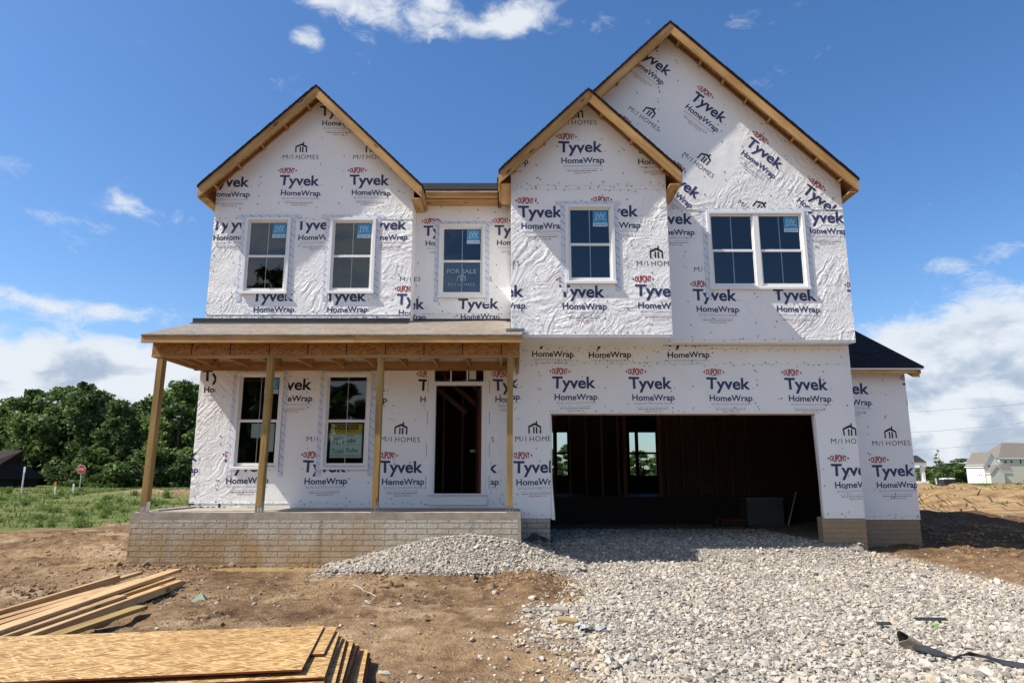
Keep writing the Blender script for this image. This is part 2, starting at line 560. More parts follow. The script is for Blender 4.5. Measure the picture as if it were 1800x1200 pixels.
# glass: the see-through pane with a mirror share that grows towards grazing
def glass_material(name, share, tint):
    m = bpy.data.materials.new(name)
    m.use_nodes = True
    t = m.node_tree
    t.nodes.clear()
    tr = t.nodes.new('ShaderNodeBsdfTransparent')
    tr.inputs[0].default_value = (*tint, 1)
    gl = t.nodes.new('ShaderNodeBsdfGlossy')
    gl.inputs['Roughness'].default_value = 0.02
    gl.inputs['Color'].default_value = (0.9, 0.95, 0.97, 1)
    ge = t.nodes.new('ShaderNodeNewGeometry')
    no = t.nodes.new('ShaderNodeTexNoise')
    no.inputs['Scale'].default_value = 1.3
    t.links.new(ge.outputs['Position'], no.inputs['Vector'])
    bp = t.nodes.new('ShaderNodeBump')
    bp.inputs['Distance'].default_value = 0.006
    bp.inputs['Strength'].default_value = 0.5
    t.links.new(no.outputs['Fac'], bp.inputs['Height'])
    t.links.new(bp.outputs[0], gl.inputs['Normal'])
    fr = t.nodes.new('ShaderNodeFresnel')
    fr.inputs['IOR'].default_value = 1.5
    ad = t.nodes.new('ShaderNodeMath')
    ad.operation = 'MULTIPLY_ADD'
    ad.use_clamp = True
    t.links.new(fr.outputs[0], ad.inputs[0])
    ad.inputs[1].default_value = 1.0
    ad.inputs[2].default_value = share
    mx = t.nodes.new('ShaderNodeMixShader')
    t.links.new(ad.outputs[0], mx.inputs[0])
    t.links.new(tr.outputs[0], mx.inputs[1])
    t.links.new(gl.outputs[0], mx.inputs[2])
    o = t.nodes.new('ShaderNodeOutputMaterial')
    t.links.new(mx.outputs[0], o.inputs['Surface'])
    return m


M['glass'] = glass_material('window_glass', 0.045, (0.93, 0.95, 0.95))
M['back_glass'] = glass_material('back_window_glass', 0.02, (0.62, 0.70, 0.72))
M['sticker_blue'] = Mat('blue_sticker', (0.06, 0.30, 0.56), 0.4).m
M['sticker_pale'] = Mat('pale_sticker', (0.50, 0.62, 0.66), 0.4).m
M['paper'] = Mat('white_paper', (0.56, 0.62, 0.60), 0.6).m
M['sign_teal'] = Mat('teal_sign_board', (0.07, 0.12, 0.14), 0.3, 0.4).m
M['yellow'] = Mat('yellow_print', (0.66, 0.50, 0.03), 0.5).m
M['card'] = Mat('pale_green_card', (0.60, 0.78, 0.70), 0.5).m
M['dark_green'] = Mat('dark_green_card', (0.03, 0.07, 0.035), 0.4).m
M['interior'] = Mat('shaded_inner_board', (0.045, 0.032, 0.025), 0.8).m  # inner boards with the garage's darkness put into the base colour
M['door_brown'] = wood_material('brown_door', (0.11, 0.045, 0.03), (0.14, 0.06, 0.04), False)

# ---------------------------------------------------------------- mesh helpers


class MB:
    """collects faces with a material and uv (metres) and links them as one mesh object"""

    def __init__(s):
        s.v, s.f, s.mi, s.uv, s.mats = [], [], [], [], []

    def slot(s, m):
        if isinstance(m, str):
            m = M[m]
        if m not in s.mats:
            s.mats.append(m)
        return s.mats.index(m)

    def face(s, pts, m, uv=None):
        b = len(s.v)
        s.v.extend([tuple(p) for p in pts])
        s.f.append(tuple(range(b, b + len(pts))))
        s.mi.append(s.slot(m))
        s.uv.append(uv if uv is not None else [(0.0, 0.0)] * len(pts))

    def board(s, p, L, w, t, m, end=None):
        """box: corner p, length vector L, width vector w, thickness vector t; uv runs along the length"""
        p, L, w, t = Vector(p), Vector(L), Vector(w), Vector(t)
        if L.cross(w).dot(t) < 0:
            p = p + t
            t = -t
        l_, w_, t_ = L.length, w.length, t.length
        c = lambda a, b, d: p + L * a + w * b + t * d
        o = random.random() * 5

        def q(ps, us, mm):
            s.face(ps, mm, [(u + o, v_ + o) for u, v_ in us])
        q([c(0, 0, 0), c(0, 1, 0), c(1, 1, 0), c(1, 0, 0)], [(0, 0), (0, w_), (l_, w_), (l_, 0)], m)
        q([c(0, 0, 1), c(1, 0, 1), c(1, 1, 1), c(0, 1, 1)], [(0, 0), (l_, 0), (l_, w_), (0, w_)], m)
        q([c(0, 0, 0), c(1, 0, 0), c(1, 0, 1), c(0, 0, 1)], [(0, 0), (l_, 0), (l_, t_), (0, t_)], m)
        q([c(0, 1, 0), c(0, 1, 1), c(1, 1, 1), c(1, 1, 0)], [(0, 0), (0, t_), (l_, t_), (l_, 0)], m)
        e = end or m
        q([c(0, 0, 0), c(0, 0, 1), c(0, 1, 1), c(0, 1, 0)], [(0, 0), (0, t_), (w_, t_), (w_, 0)], e)
        q([c(1, 0, 0), c(1, 1, 0), c(1, 1, 1), c(1, 0, 1)], [(0, 0), (w_, 0), (w_, t_), (0, t_)], e)

    def box(s, x0, x1, y0, y1, z0, z1, m):
        """axis box, uv along its longest horizontal axis"""
        dx, dy, dz = x1 - x0, y1 - y0, z1 - z0
        if dx >= dy and dx >= dz:
            s.board((x0, y0, z0), (dx, 0, 0), (0, 0, dz), (0, dy, 0), m)
        elif dz >= dy:
            s.board((x0, y0, z0), (0, 0, dz), (dx, 0, 0), (0, dy, 0), m)
        else:
            s.board((x0, y0, z0), (0, dy, 0), (0, 0, dz), (dx, 0, 0), m)

    def prism(s, poly, axis, a0, a1, m, m_top=None, uvdir=None):
        """polygon (2D) pushed along an axis: axis 'y' takes (x, z) points, axis 'x' takes (y, z) points"""
        mk = (lambda q, a: (q[0], a, q[1])) if axis == 'y' else (lambda q, a: (a, q[0], q[1]))
        area = sum(poly[i][0] * poly[(i + 1) % len(poly)][1] - poly[(i + 1) % len(poly)][0] * poly[i][1] for i in range(len(poly)))
        if area < 0:
            poly = poly[::-1]
        if uvdir is None:
            uvdir = (1, 0)
        ud = Vector(uvdir).normalized()
        vd = Vector((-ud.y, ud.x))
        uvs = [(Vector(q).dot(ud), Vector(q).dot(vd)) for q in poly]
        n = len(poly)
        a, b = [mk(q, a0) for q in poly], [mk(q, a1) for q in poly]
        if axis == 'y':
            s.face(a, m, uvs)
            s.face(b[::-1], m, uvs[::-1])
        else:
            s.face(a[::-1], m, uvs[::-1])
            s.face(b, m, uvs)
        for i in range(n):
            j = (i + 1) % n
            e = (Vector(poly[j]) - Vector(poly[i])).length
            d = abs(a1 - a0)
            if axis == 'y':
                s.face([a[j], a[i], b[i], b[j]], m_top or m, [(0, e), (0, 0), (d, 0), (d, e)])
            else:
                s.face([a[i], a[j], b[j], b[i]], m_top or m, [(0, 0), (0, e), (d, e), (d, 0)])

    def tube(s, pts, r, m, n=8, r1=None):
        pts = [Vector(p) for p in pts]
        rings = []
        for i, p in enumerate(pts):
            d = (pts[min(i + 1, len(pts) - 1)] - pts[max(i - 1, 0)]).normalized()
            a = d.orthogonal().normalized() if not rings else (rings_a - d * rings_a.dot(d)).normalized()
            rings_a = a
            b = d.cross(a)
            rr = r if r1 is None else r + (r1 - r) * i / (len(pts) - 1)
            rings.append([p + (a * math.cos(t) + b * math.sin(t)) * rr for t in [2 * math.pi * k / n for k in range(n)]])
        L = 0
        for i in range(len(rings) - 1):
            seg = (pts[i + 1] - pts[i]).length
            for k in range(n):
                k2 = (k + 1) % n
                u0, u1 = 2 * math.pi * r * k / n, 2 * math.pi * r * (k + 1) / n
                s.face([rings[i][k], rings[i][k2], rings[i + 1][k2], rings[i + 1][k]], m, [(L, u0), (L, u1), (L + seg, u1), (L + seg, u0)])
            L += seg
        s.face(rings[0][::-1], m)
        s.face(rings[-1], m)

    def build(s, name, parent=None, loc=None, smooth=False):
        me = bpy.data.meshes.new(name)
        loc = Vector(loc) if loc is not None else Vector((0, 0, 0))
        me.from_pydata([(p[0] - loc.x, p[1] - loc.y, p[2] - loc.z) for p in s.v], [], s.f)
        for m in s.mats:
            me.materials.append(m)
        me.polygons.foreach_set('material_index', s.mi)
        ul = me.uv_layers.new(name='UVMap')
        ul.data.foreach_set('uv', [c for f in s.uv for q in f for c in q])
        if smooth:
            me.polygons.foreach_set('use_smooth', [True] * len(s.f))
        me.update()
        o = bpy.data.objects.new(name, me)
        C.objects.link(o)
        if parent is not None:
            o.parent = parent
            o.location = loc - WORLD_OF(parent)
        else:
            o.location = loc
        return o


def WORLD_OF(o):
    v = Vector((0, 0, 0))
    while o is not None:
        v = v + Vector(o.location)
        o = o.parent
    return v


def tag(o, label=None, cat=None, group=None, kind=None):
    if label:
        o['label'] = label
    if cat:
        o['category'] = cat
    if group:
        o['group'] = group
    if kind:
        o['kind'] = kind
    return o


def empty(name, loc=(0, 0, 0), parent=None):
    o = bpy.data.objects.new(name, None)
    C.objects.link(o)
    o.empty_display_size = 0.2
    o.location = Vector(loc) - (WORLD_OF(parent) if parent else Vector((0, 0, 0)))
    o.parent = parent
    return o


def raw_mesh(name, verts, faces_flat, k, mat, attrs=None, mi=None, smooth=False):
    """fast mesh from numpy arrays; all faces have k corners; attrs: name -> per-vertex float array"""
    me = bpy.data.meshes.new(name)
    nv, nf = len(verts), len(faces_flat) // k
    me.vertices.add(nv)
    me.vertices.foreach_set('co', np.asarray(verts, np.float32).ravel())
    me.loops.add(nf * k)
    me.loops.foreach_set('vertex_index', np.asarray(faces_flat, np.int32))
    me.polygons.add(nf)
    me.polygons.foreach_set('loop_start', np.arange(0, nf * k, k, dtype=np.int32))
    me.polygons.foreach_set('loop_total', np.full(nf, k, dtype=np.int32))
    for m in (mat if isinstance(mat, (list, tuple)) else [mat]):
        me.materials.append(m)
    if mi is not None:
        me.polygons.foreach_set('material_index', np.asarray(mi, np.int32))
    me.polygons.foreach_set('use_smooth', np.full(nf, smooth))
    for an, arr in (attrs or {}).items():
        a = me.attributes.new(an, 'FLOAT', 'POINT')
        a.data.foreach_set('value', np.asarray(arr, np.float32))
    me.update(calc_edges=True)
    return me


def link(name, me, parent=None, loc=(0, 0, 0)):
    o = bpy.data.objects.new(name, me)
    C.objects.link(o)
    o.parent = parent
    o.location = loc
    return o


# ---------------------------------------------------------------- lettering
_tc = {}


def glyphs(text, bold=0.0, space=1.0, res=3):
    """triangles (n, 3, 2) of a line of text, scaled so that capital height is 1"""
    key = (text, bold, space, res)
    if key in _tc:
        return _tc[key]
    cu = bpy.data.curves.new('lettering', 'FONT')
    cu.body = text
    cu.resolution_u = res
    cu.offset = bold
    cu.space_character = space
    cu.fill_mode = 'BOTH'
    ob = bpy.data.objects.new('lettering', cu)
    C.objects.link(ob)
    dg = bpy.context.evaluated_depsgraph_get()
    me = ob.evaluated_get(dg).to_mesh()
    me.calc_loop_triangles()
    co = [(v.co.x, v.co.y) for v in me.vertices]
    tr = [[co[i] for i in t.vertices] for t in me.loop_triangles]
    ob.evaluated_get(dg).to_mesh_clear()
    bpy.data.objects.remove(ob)
    bpy.data.curves.remove(cu)
    a = np.array(tr, float).reshape(-1, 3, 2)
    _tc[key] = a
    return a


CAP = None


def text2d(text, x, z, height=None, width=None, bold=0.0, space=1.0, res=3):
    """text with its left edge at x, baseline at z; cap height and/or width in metres"""
    global CAP
    if CAP is None:
        c = glyphs('H', 0, 1, 2)
        CAP = c[:, :, 1].max()
    a = glyphs(text, bold, space, res).copy()
    a[:, :, 0] -= a[:, :, 0].min()
    sz = (height / CAP) if height else None
    if width:
        sx = width / a[:, :, 0].max()
        sz = sz if sz else sx
    else:
        sx = sz
    a[:, :, 0] = a[:, :, 0] * sx + x
    a[:, :, 1] = a[:, :, 1] * sz + z
    return a


def quad2d(p0, p1, p2, p3):
    return np.array([[p0, p1, p2], [p0, p2, p3]], float)


def rect2d(x0, x1, z0, z1):
    return quad2d((x0, z0), (x1, z0), (x1, z1), (x0, z1))


def clip_half(poly, n, d):
    """keep the part of a convex polygon where n.p <= d"""
    out = []
    for i in range(len(poly)):
        a, b = poly[i], poly[(i + 1) % len(poly)]
        da, db = n[0] * a[0] + n[1] * a[1] - d, n[0] * b[0] + n[1] * b[1] - d
        if da <= 0:
            out.append(a)
        if (da < 0 < db) or (db < 0 < da):
            t = da / (da - db)
            out.append((a[0] + (b[0] - a[0]) * t, a[1] + (b[1] - a[1]) * t))
    return out if len(out) >= 3 else []


def halfplanes(poly):
    """half planes of a convex counter-clockwise polygon"""
    out = []
    for i in range(len(poly)):
        a, b = poly[i], poly[(i + 1) % len(poly)]
        n = (b[1] - a[1], -(b[0] - a[0]))
        out.append((n, n[0] * a[0] + n[1] * a[1]))
    return out


def clip_poly(p, hps):
    for n, d in hps:
        p = clip_half(p, n, d)
        if not p:
            break
    return p


def minus_rect(polys, r):
    x0, x1, z0, z1 = r
    out = []
    for p in polys:
        xs, zs = [q[0] for q in p], [q[1] for q in p]
        if max(xs) <= x0 or min(xs) >= x1 or max(zs) <= z0 or min(zs) >= z1:
            out.append(p)
            continue
        out.append(clip_half(p, (1, 0), x0))
        out.append(clip_half(p, (-1, 0), -x1))
        m = clip_half(clip_half(p, (-1, 0), -x0), (1, 0), x1) if p else []
        if m:
            out.append(clip_half(m, (0, 1), z0))
            out.append(clip_half(m, (0, -1), -z1))
    return [p for p in out if p]


# print blocks: list of (ink, triangles) round a local origin at the top left of the big capital T
def house_icon(x, z, s):
    """little gabled house mark: a thick chevron, short eaves walls, two inner bars and a chimney; x is its centre, z its foot"""
    w, h = 0.5 * s, 0.82 * s
    t = 0.155 * s
    tri = []
    for sg in (-1, 1):
        tri.append(quad2d((x + sg * w, z + 0.40 * s), (x + sg * w, z + 0.40 * s + t), (x, z + h), (x, z + h - t * 1.15)))
        tri.append(rect2d(min(x + sg * w, x + sg * (w - 0.11 * s)), max(x + sg * w, x + sg * (w - 0.11 * s)), z, z + 0.42 * s))
    tri.append(rect2d(x - 0.13 * s, x - 0.02 * s, z, z + 0.52 * s))
    tri.append(rect2d(x + 0.08 * s, x + 0.20 * s, z, z + 0.50 * s))
    tri.append(rect2d(x + 0.10 * s, x + 0.21 * s, z + 0.70 * s, z + 0.95 * s))
    return np.concatenate(tri)


def homes_block(x, z, wdt=0.728):
    """builder's mark: x is the left of the line of text, z its cap top"""
    cap = wdt * 0.126
    a = text2d('M', x, z - cap, cap, None, 0.0, 1.0)
    tris = [text2d('M', x, z - cap, cap, wdt * 0.13, -0.006), text2d('/', x + wdt * 0.165, z - cap, cap * 0.95, wdt * 0.055, -0.006),
            text2d('I', x + wdt * 0.262, z - cap, cap, wdt * 0.016, 0), text2d('HOMES', x + wdt * 0.365, z - cap, cap, wdt * 0.635, -0.006, 1.12)]
    tris.append(house_icon(x + wdt * 0.5, z + wdt * 0.07, wdt * 0.33))
    return [('black', np.concatenate(tris))]


def wrap_block(x, z, ink='navy'):
    """brand block: x, z is the top left of the T"""
    L = []
    cap = 0.205
    L.append((ink, text2d('Tyvek', x, z - cap, cap, 0.805, 0.026, 1.0, 4)))
    L.append((ink, text2d('HomeWrap', x + 0.05, z - 0.425, 0.108, 0.785, 0.022)))
    L.append(('grey', np.concatenate([rect2d(x + 0.845, x + 0.865, z - cap + 0.005, z - cap + 0.025), rect2d(x + 0.845, x + 0.863, z - 0.42, z - 0.402)])))
    d = text2d('DUPONT', x + 0.0, 0, 0.098, 0.29, 0.03, 0.95)
    t = (d[:, :, 0] - x) / 0.29
    d[:, :, 1] = (d[:, :, 1] - 0.049) * (0.80 + 0.45 * (1 - (2 * t - 1) ** 2)) + z + 0.105
    sides = [np.array([[(x - 0.055, z + 0.105), (x - 0.018, z + 0.078), (x - 0.018, z + 0.132)]]),
             np.array([[(x + 0.345, z + 0.105), (x + 0.308, z + 0.132), (x + 0.308, z + 0.078)]])]
    L.append(('red', np.concatenate([d] + sides)))
    rows = []
    rnd = random.Random(5)
    for zz, x0, x1 in ((0.475, 0.08, 0.80), (0.498, 0.08, 0.82), (0.548, 0.12, 0.72)):
        c = x0
        while c < x1:
            w = rnd.uniform(0.02, 0.09)
            rows.append(rect2d(x + c, x + min(c + w, x1), z - zz, z - zz + 0.008))
            c += w + 0.012
    L.append(('grey', np.concatenate(rows)))
    rows = []
    c = 0.15
    while c < 0.70:
        w = rnd.uniform(0.02, 0.07)
        rows.append(rect2d(x + c, x + min(c + w, 0.70), z - 0.585, z - 0.585 + 0.010))
        c += w + 0.012
    L.append(('black', np.concatenate(rows)))
    L.append(('red', text2d('MADE IN THE USA', x + 0.28, z - 0.635, 0.026, 0.31, 0.0, 1.0, 1)))
    return L


def rotated(block, x, z, ang):
    """turn a block about (x, z)"""
    c, s_ = math.cos(ang), math.sin(ang)
    out = []
    for ink, t in block:
        q = t.copy()
        dx, dz = t[:, :, 0] - x, t[:, :, 1] - z
        q[:, :, 0] = x + dx * c - dz * s_
        q[:, :, 1] = z + dx * s_ + dz * c
        out.append((ink, q))
    return out


def front_wall(name, parent, D, outer, holes, blocks, nails=60, thick=0.10, back='sheath_shaded', seam_rows=(), seed=1):
    """a wall in the plane y = D seen from the front: wrapped face with openings, its prints and cap nails, plus thickness.
    outer: convex polygon (x, z) counter-clockwise; holes: rectangles (x0, x1, z0, z1); blocks: (block, clip rectangle or None)"""
    mb = MB()
    polys = [[Vector((x, z, 0)) for x, z in outer]]
    for x0, x1, z0, z1 in holes:
        polys.append([Vector((x0, z0, 0)), Vector((x0, z1, 0)), Vector((x1, z1, 0)), Vector((x1, z0, 0))])
    flat = [p for q in polys for p in q]
    for t in tessellate_polygon(polys):
        a, b, c = [flat[i] for i in t]
        if (b - a).cross(c - a).z < 0:
            b, c = c, b
        mb.face([(q.x, D, q.y) for q in (a, b, c)], 'wrap')
        mb.face([(q.x, D + thick, q.y) for q in (a, c, b)], back)
    for q in polys:
        for i in range(len(q)):
            a, b = q[i], q[(i + 1) % len(q)]
            mb.face([(b.x, D, b.y), (a.x, D, a.y), (a.x, D + thick, a.y), (b.x, D + thick, b.y)], 'wrap')
    hp = halfplanes(outer)
    ph = seed * 1.7

    def sag(a, b):
        # prints lie on a sheet that pulls a little this way and that
        return (a + 0.006 * math.sin(5.3 * b + 2.1 * a + ph) + 0.0015 * math.sin(19.0 * b + 11.0 * a + 2 * ph),
                b + 0.006 * math.sin(4.1 * a - 1.7 * b + ph) + 0.0015 * math.sin(23.0 * a + 9.0 * b + ph))
    for z, x0, x1 in seam_rows:      # the turned hem of the upper sheet along a lap
        xs_ = sorted([x0] + [e for h in holes if h[2] < z < h[3] for e in (h[0], h[1])] + [x1])
        for a, b in zip(xs_[::2], xs_[1::2]):
            q = clip_poly([(a, z - 0.005), (b, z - 0.005), (b, z + 0.005), (a, z + 0.005)], hp)
            if q:
                mb.box(min(c[0] for c in q) + 0.003, max(c[0] for c in q) - 0.003, D - 0.0085, D - 0.0005, z - 0.005, z + 0.005, 'wrap')
    lay = 0
    for blk, crop in blocks:
        lay = (lay + 1) % 3
        for ink, tris in blk:
            y = D - 0.0022 - 0.0004 * lay
            for t in tris:
                p = [sag(float(q[0]), float(q[1])) for q in t]
                p = clip_poly(p, hp)
                if p and crop is not None:
                    p = clip_poly(p, halfplanes([(crop[0], crop[2]), (crop[1], crop[2]), (crop[1], crop[3]), (crop[0], crop[3])]))
                if not p:
                    continue
                ps = [p]
                for h in holes:
                    ps = minus_rect(ps, h)
                for q in ps:
                    ar = sum(q[i][0] * q[(i + 1) % len(q)][1] - q[(i + 1) % len(q)][0] * q[i][1] for i in range(len(q)))
                    if abs(ar) < 1e-9:
                        continue
                    if ar < 0:
                        q = q[::-1]
                    mb.face([(a, y, b) for a, b in q], ink)
    rnd = random.Random(seed)
    xs, zs = [q[0] for q in outer], [q[1] for q in outer]
    pts = []
    tries = 0
    nails = int(nails * 1.25)
    while len(pts) < nails and tries < nails * 30:
        tries += 1
        # studs every 40 cm, roughly; rows along seams
        x = min(xs) + 0.06 + round((rnd.uniform(min(xs), max(xs)) - min(xs)) / 0.405) * 0.405 + rnd.gauss(0, 0.03)
        pts.append((x, rnd.uniform(min(zs), max(zs))))
    for z, x0, x1 in seam_rows:
        x = x0
        while x < x1:
            pts.append((x, z + rnd.gauss(0, 0.025)))
            x += rnd.uniform(0.05, 0.22)
    for x, z in pts:
        if not all(n[0] * x + n[1] * z < d - 0.03 * math.hypot(*n) for n, d in hp):
            continue
        if any(h[0] - 0.02 < x < h[1] + 0.02 and h[2] - 0.02 < z < h[3] + 0.02 for h in holes):
            continue
        r = rnd.uniform(0.009, 0.0145)
        m = 'nail' if rnd.random() < 0.6 else 'nail_dark'
        n = 6
        ring = [(x + r * math.cos(k * math.pi / 3), D - 0.006, z + r * math.sin(k * math.pi / 3)) for k in range(n)]
        base = [(q[0] * 1.0, D - 0.0002, q[2]) for q in ring]
        mb.face(ring, m)
        for k in range(n):
            mb.face([base[k], base[(k + 1) % n], ring[(k + 1) % n], ring[k]], m)
    return mb.build(name, parent)


def plate(name, parent, pts, m, thick_vec, back='sheath_shaded'):
    """a flat slab: front polygon pts (seen counter-clockwise), pushed back along thick_vec"""
    mb = MB()
    pts = [Vector(p) for p in pts]
    tv = Vector(thick_vec)
    n = (pts[1] - pts[0]).cross(pts[2] - pts[0])
    if n.dot(tv) > 0:
        pts = pts[::-1]
    e0 = (pts[1] - pts[0]).normalized()
    ax = Vector((0, 0, 1)) if abs(e0.z) < 0.9 else e0
    h = Vector((ax.y, -ax.x, 0))
    nn = (pts[1] - pts[0]).cross(pts[2] - pts[0]).normalized()
    hu = Vector((0, 0, 1)).cross(nn)
    hu = hu.normalized() if hu.length > 1e-4 else Vector((1, 0, 0))
    hv = nn.cross(hu)
    mb.face(pts, m, [(p.dot(hu), p.dot(hv)) for p in pts])
    mb.face([p + tv for p in pts[::-1]], back, [(p.dot(hu), p.dot(hv)) for p in pts[::-1]])
    for i in range(len(pts)):
        a, b = pts[i], pts[(i + 1) % len(pts)]
        mb.face([b, a, a + tv, b + tv], m, [(0, 0), ((b - a).length, 0), ((b - a).length, tv.length), (0, tv.length)])
    return mb.build(name, parent)

# ================================================================ the house
PW, MR, BU, WG, GA, RW = 12.70, 13.10, 11.50, 12.08, 12.40, 13.10   # distances of its wall planes
BACK = 21.0
house = tag(empty('unfinished_house', (0, PW, -1.48)),
            'unfinished two storey house in printed white wrap with three gables and an open garage', 'house')


def win_rect(D, tl, tr, bl, br):
    p = [W(*q, D) for q in (tl, tr, bl, br)]
    return ((p[0][0] + p[2][0]) / 2, (p[1][0] + p[3][0]) / 2, (p[2][1] + p[3][1]) / 2, (p[0][1] + p[1][1]) / 2)


WIN = {
    'ul1': (PW, win_rect(PW, (433.7, 383), (513, 383), (422.6, 516), (504, 516))),
    'ul2': (PW, win_rect(PW, (581.5, 383), (662, 383.5), (574.5, 515.5), (656, 515.5))),
    'mr': (MR, win_rect(MR, (773, 394.7), (854, 394), (770, 522.5), (851, 522.5))),
    'bu': (BU, win_rect(BU, (992.7, 360), (1079, 359.5), (995.8, 498.5), (1082, 497.5))),
    'wg': (WG, win_rect(WG, (1241.3, 371.4), (1412.5, 371), (1248, 508), (1423, 508))),
    'l1': (PW, win_rect(PW, (419, 654), (501, 654), (406.5, 823.5), (488.5, 824))),
    'l2': (PW, win_rect(PW, (571.5, 654), (654, 654), (564, 824), (646, 824))),
}
DOOR = win_rect(PW, (761, 640), (855, 640), (754.5, 869), (852, 869))


def inset(r, a):
    return (r[0] + a, r[1] - a, r[2] + a, r[3] - a)


def TB(u, v, D, crop=None, ink='navy'):
    return wrap_block(*W(u, v, D), ink), crop


def HB(u, v, D, crop=None):
    return homes_block(*W(u, v, D)), crop


SL = 0.98
GAB = {  # apex x, half width, eave z, apex z, front y
    'pw': (-3.945, 2.185, 5.52, 7.667, PW - 0.36),
    'bu': (1.392, 1.612, 5.288, 6.868, BU - 0.34),
    'wg': (3.094, 3.352, 5.392, 8.668, WG - 0.34),
}


def gable_poly(key, x0, x1, zb, drop=0.085):
    xc, half, ze, za, y0 = GAB[key]
    s = (za - ze) / half
    top = lambda x: za - s * abs(x - xc) - drop
    return [(x0, zb), (x1, zb), (x1, top(x1)), (xc, za - drop), (x0, top(x0))]


def zed(v, D):
    return W(900, v, D)[1]


def xed(u, v, D):
    return W(u, v, D)[0]


XL, XM, X0, XB, XG, XR = -5.93, -1.97, 0.0, 2.80, 6.29, 7.70

# --- left gable, upper storey
ov = zed(389, PW)
big = (-9, 9, -9, 9)
front_wall('wall', house, PW, gable_poly('pw', XL, XM, 2.74), [inset(WIN['ul1'][1], 0.03), inset(WIN['ul2'][1], 0.03)], [
    TB(491.8, 309, PW), TB(615.3, 308.3, PW), TB(369.4, 311, PW), TB(563.7, 187.6, PW), HB(497.8, 272.6, PW), HB(621, 272.6, PW),
    TB(374, 386, PW, (-9, xed(400, 400, PW), -9, ov)), TB(391, 386, PW, (xed(401, 400, PW), 9, -9, ov)),
    TB(521.5, 386, PW, (-9, 9, -9, ov)), TB(643.8, 386, PW, (-9, 9, -9, ov)),
    TB(444, 511, PW), TB(572, 511, PW), TB(697.8, 516.8, PW), TB(290, 516, PW), HB(703, 487, PW)],
    nails=90, seam_rows=((ov + 0.05, XL, XM), (3.0, XL, XM)), seed=3)
# --- left part, ground floor under the porch
lo_holes = [inset(WIN['l1'][1], 0.03), inset(WIN['l2'][1], 0.03), (DOOR[0] + 0.04, DOOR[1] - 0.04, DOOR[2] + 0.0, DOOR[3] - 0.04)]
front_wall('wall', house, PW, [(XL, -0.72), (0.02, -0.72), (0.02, 2.72), (XL, 2.72)], lo_holes, [
    TB(357, 650, PW, (-9, xed(379, 680, PW), -9, 9), 'black'), TB(474, 666, PW, None, 'black'), TB(604, 668, PW, None, 'black'), TB(735.7, 667, PW, None, 'black'), TB(866, 667, PW),  # navy brand prints inked black, porch shade put into their colour
    HB(539, 767, PW), HB(670, 767.5, PW), HB(800, 767, PW),
    TB(272, 790, PW), TB(395, 808, PW), TB(533, 809, PW), TB(667.5, 810, PW), TB(798, 810, PW), TB(323, 884, PW, (-9, 9, -9, zed(882, PW)))],
    nails=120, seam_rows=((2.02, XL, 0), (-0.55, XL, 0)), seed=4)
# --- recessed middle bay, upper storey
front_wall('wall', house, MR, [(XM, 2.9), (X0, 2.9), (X0, 5.45), (XM, 5.45)], [inset(WIN['mr'][1], 0.03)], [
    TB(745, 397, MR), TB(869, 396, MR), HB(676, 487, MR), HB(801, 487, MR), TB(676, 526, MR), TB(806, 525, MR)],
    nails=36, seam_rows=((3.12, XM, X0),), seed=5)
# --- bay with the small gable
front_wall('wall', house, BU, gable_poly('bu', X0 - 0.02, XB, 2.31), [inset(WIN['bu'][1], 0.03)], [
    TB(981.8, 249, BU), HB(979.6, 211, BU), TB(849, 251, BU), TB(1115, 251, BU), TB(910.9, 362.5, BU), TB(1043, 361, BU), HB(1118.7, 459, BU), HB(842, 458, BU),
    TB(840, 501, BU), TB(983, 502, BU), TB(1116, 501, BU)],
    nails=80, seam_rows=((zed(333, BU), X0, XB), (zed(326, BU), X0, XB), (2.36, X0, XB)), seed=6)
# --- big right gable, upper storey
sm = zed(371, WG)
ROT = R(-40.5)


def RT(u, v, home=False):
    x, z = W(u, v, WG)
    return rotated(homes_block(x, z) if home else wrap_block(x, z), x, z, ROT), (-9, 9, sm, 20)


front_wall('wall', house, WG, gable_poly('wg', 2.4, XG - 0.01, 2.33), [inset(WIN['wg'][1], 0.03)], [
    RT(1223.5, 161), RT(1321, 241), RT(1419.4, 323.6), RT(1128, 80), RT(1176, 291.5), RT(1082, 209),
    RT(1109, 186, True), RT(1204, 267, True), RT(1301.5, 351, True),
    TB(1142, 375, WG, (-9, 9, -9, sm)), TB(1409, 373, WG, (-9, 9, -9, sm)), HB(1219.5, 469.5, WG), TB(1218, 509, WG), TB(1358, 509, WG), TB(1490, 510, WG)],
    nails=110, seam_rows=((2.38, 2.8, XG), (sm + 0.03, 2.8, XG)), seed=7)
# --- wall above and behind the small bay, up to the big gable's left rake
xc, half, ze, za, _y = GAB['wg']
s_ = (za - ze) / half
tz = lambda x: za - s_ * abs(x - xc) - 0.085
front_wall('wall', house, WG, [(X0, 5.18), (2.398, 5.18), (2.398, tz(2.398)), (X0, tz(X0))], [], [
    RT(1109, 186, True), RT(1128, 80), RT(1082, 209)], nails=26, seed=8)
# --- garage wall
gx0, gx1 = xed(967, 727, GA), xed(1433, 727, GA)
gz1 = zed(727, GA)
zb = -0.80
mb_up = zed(640, GA)
zlap = zed(640, GA)
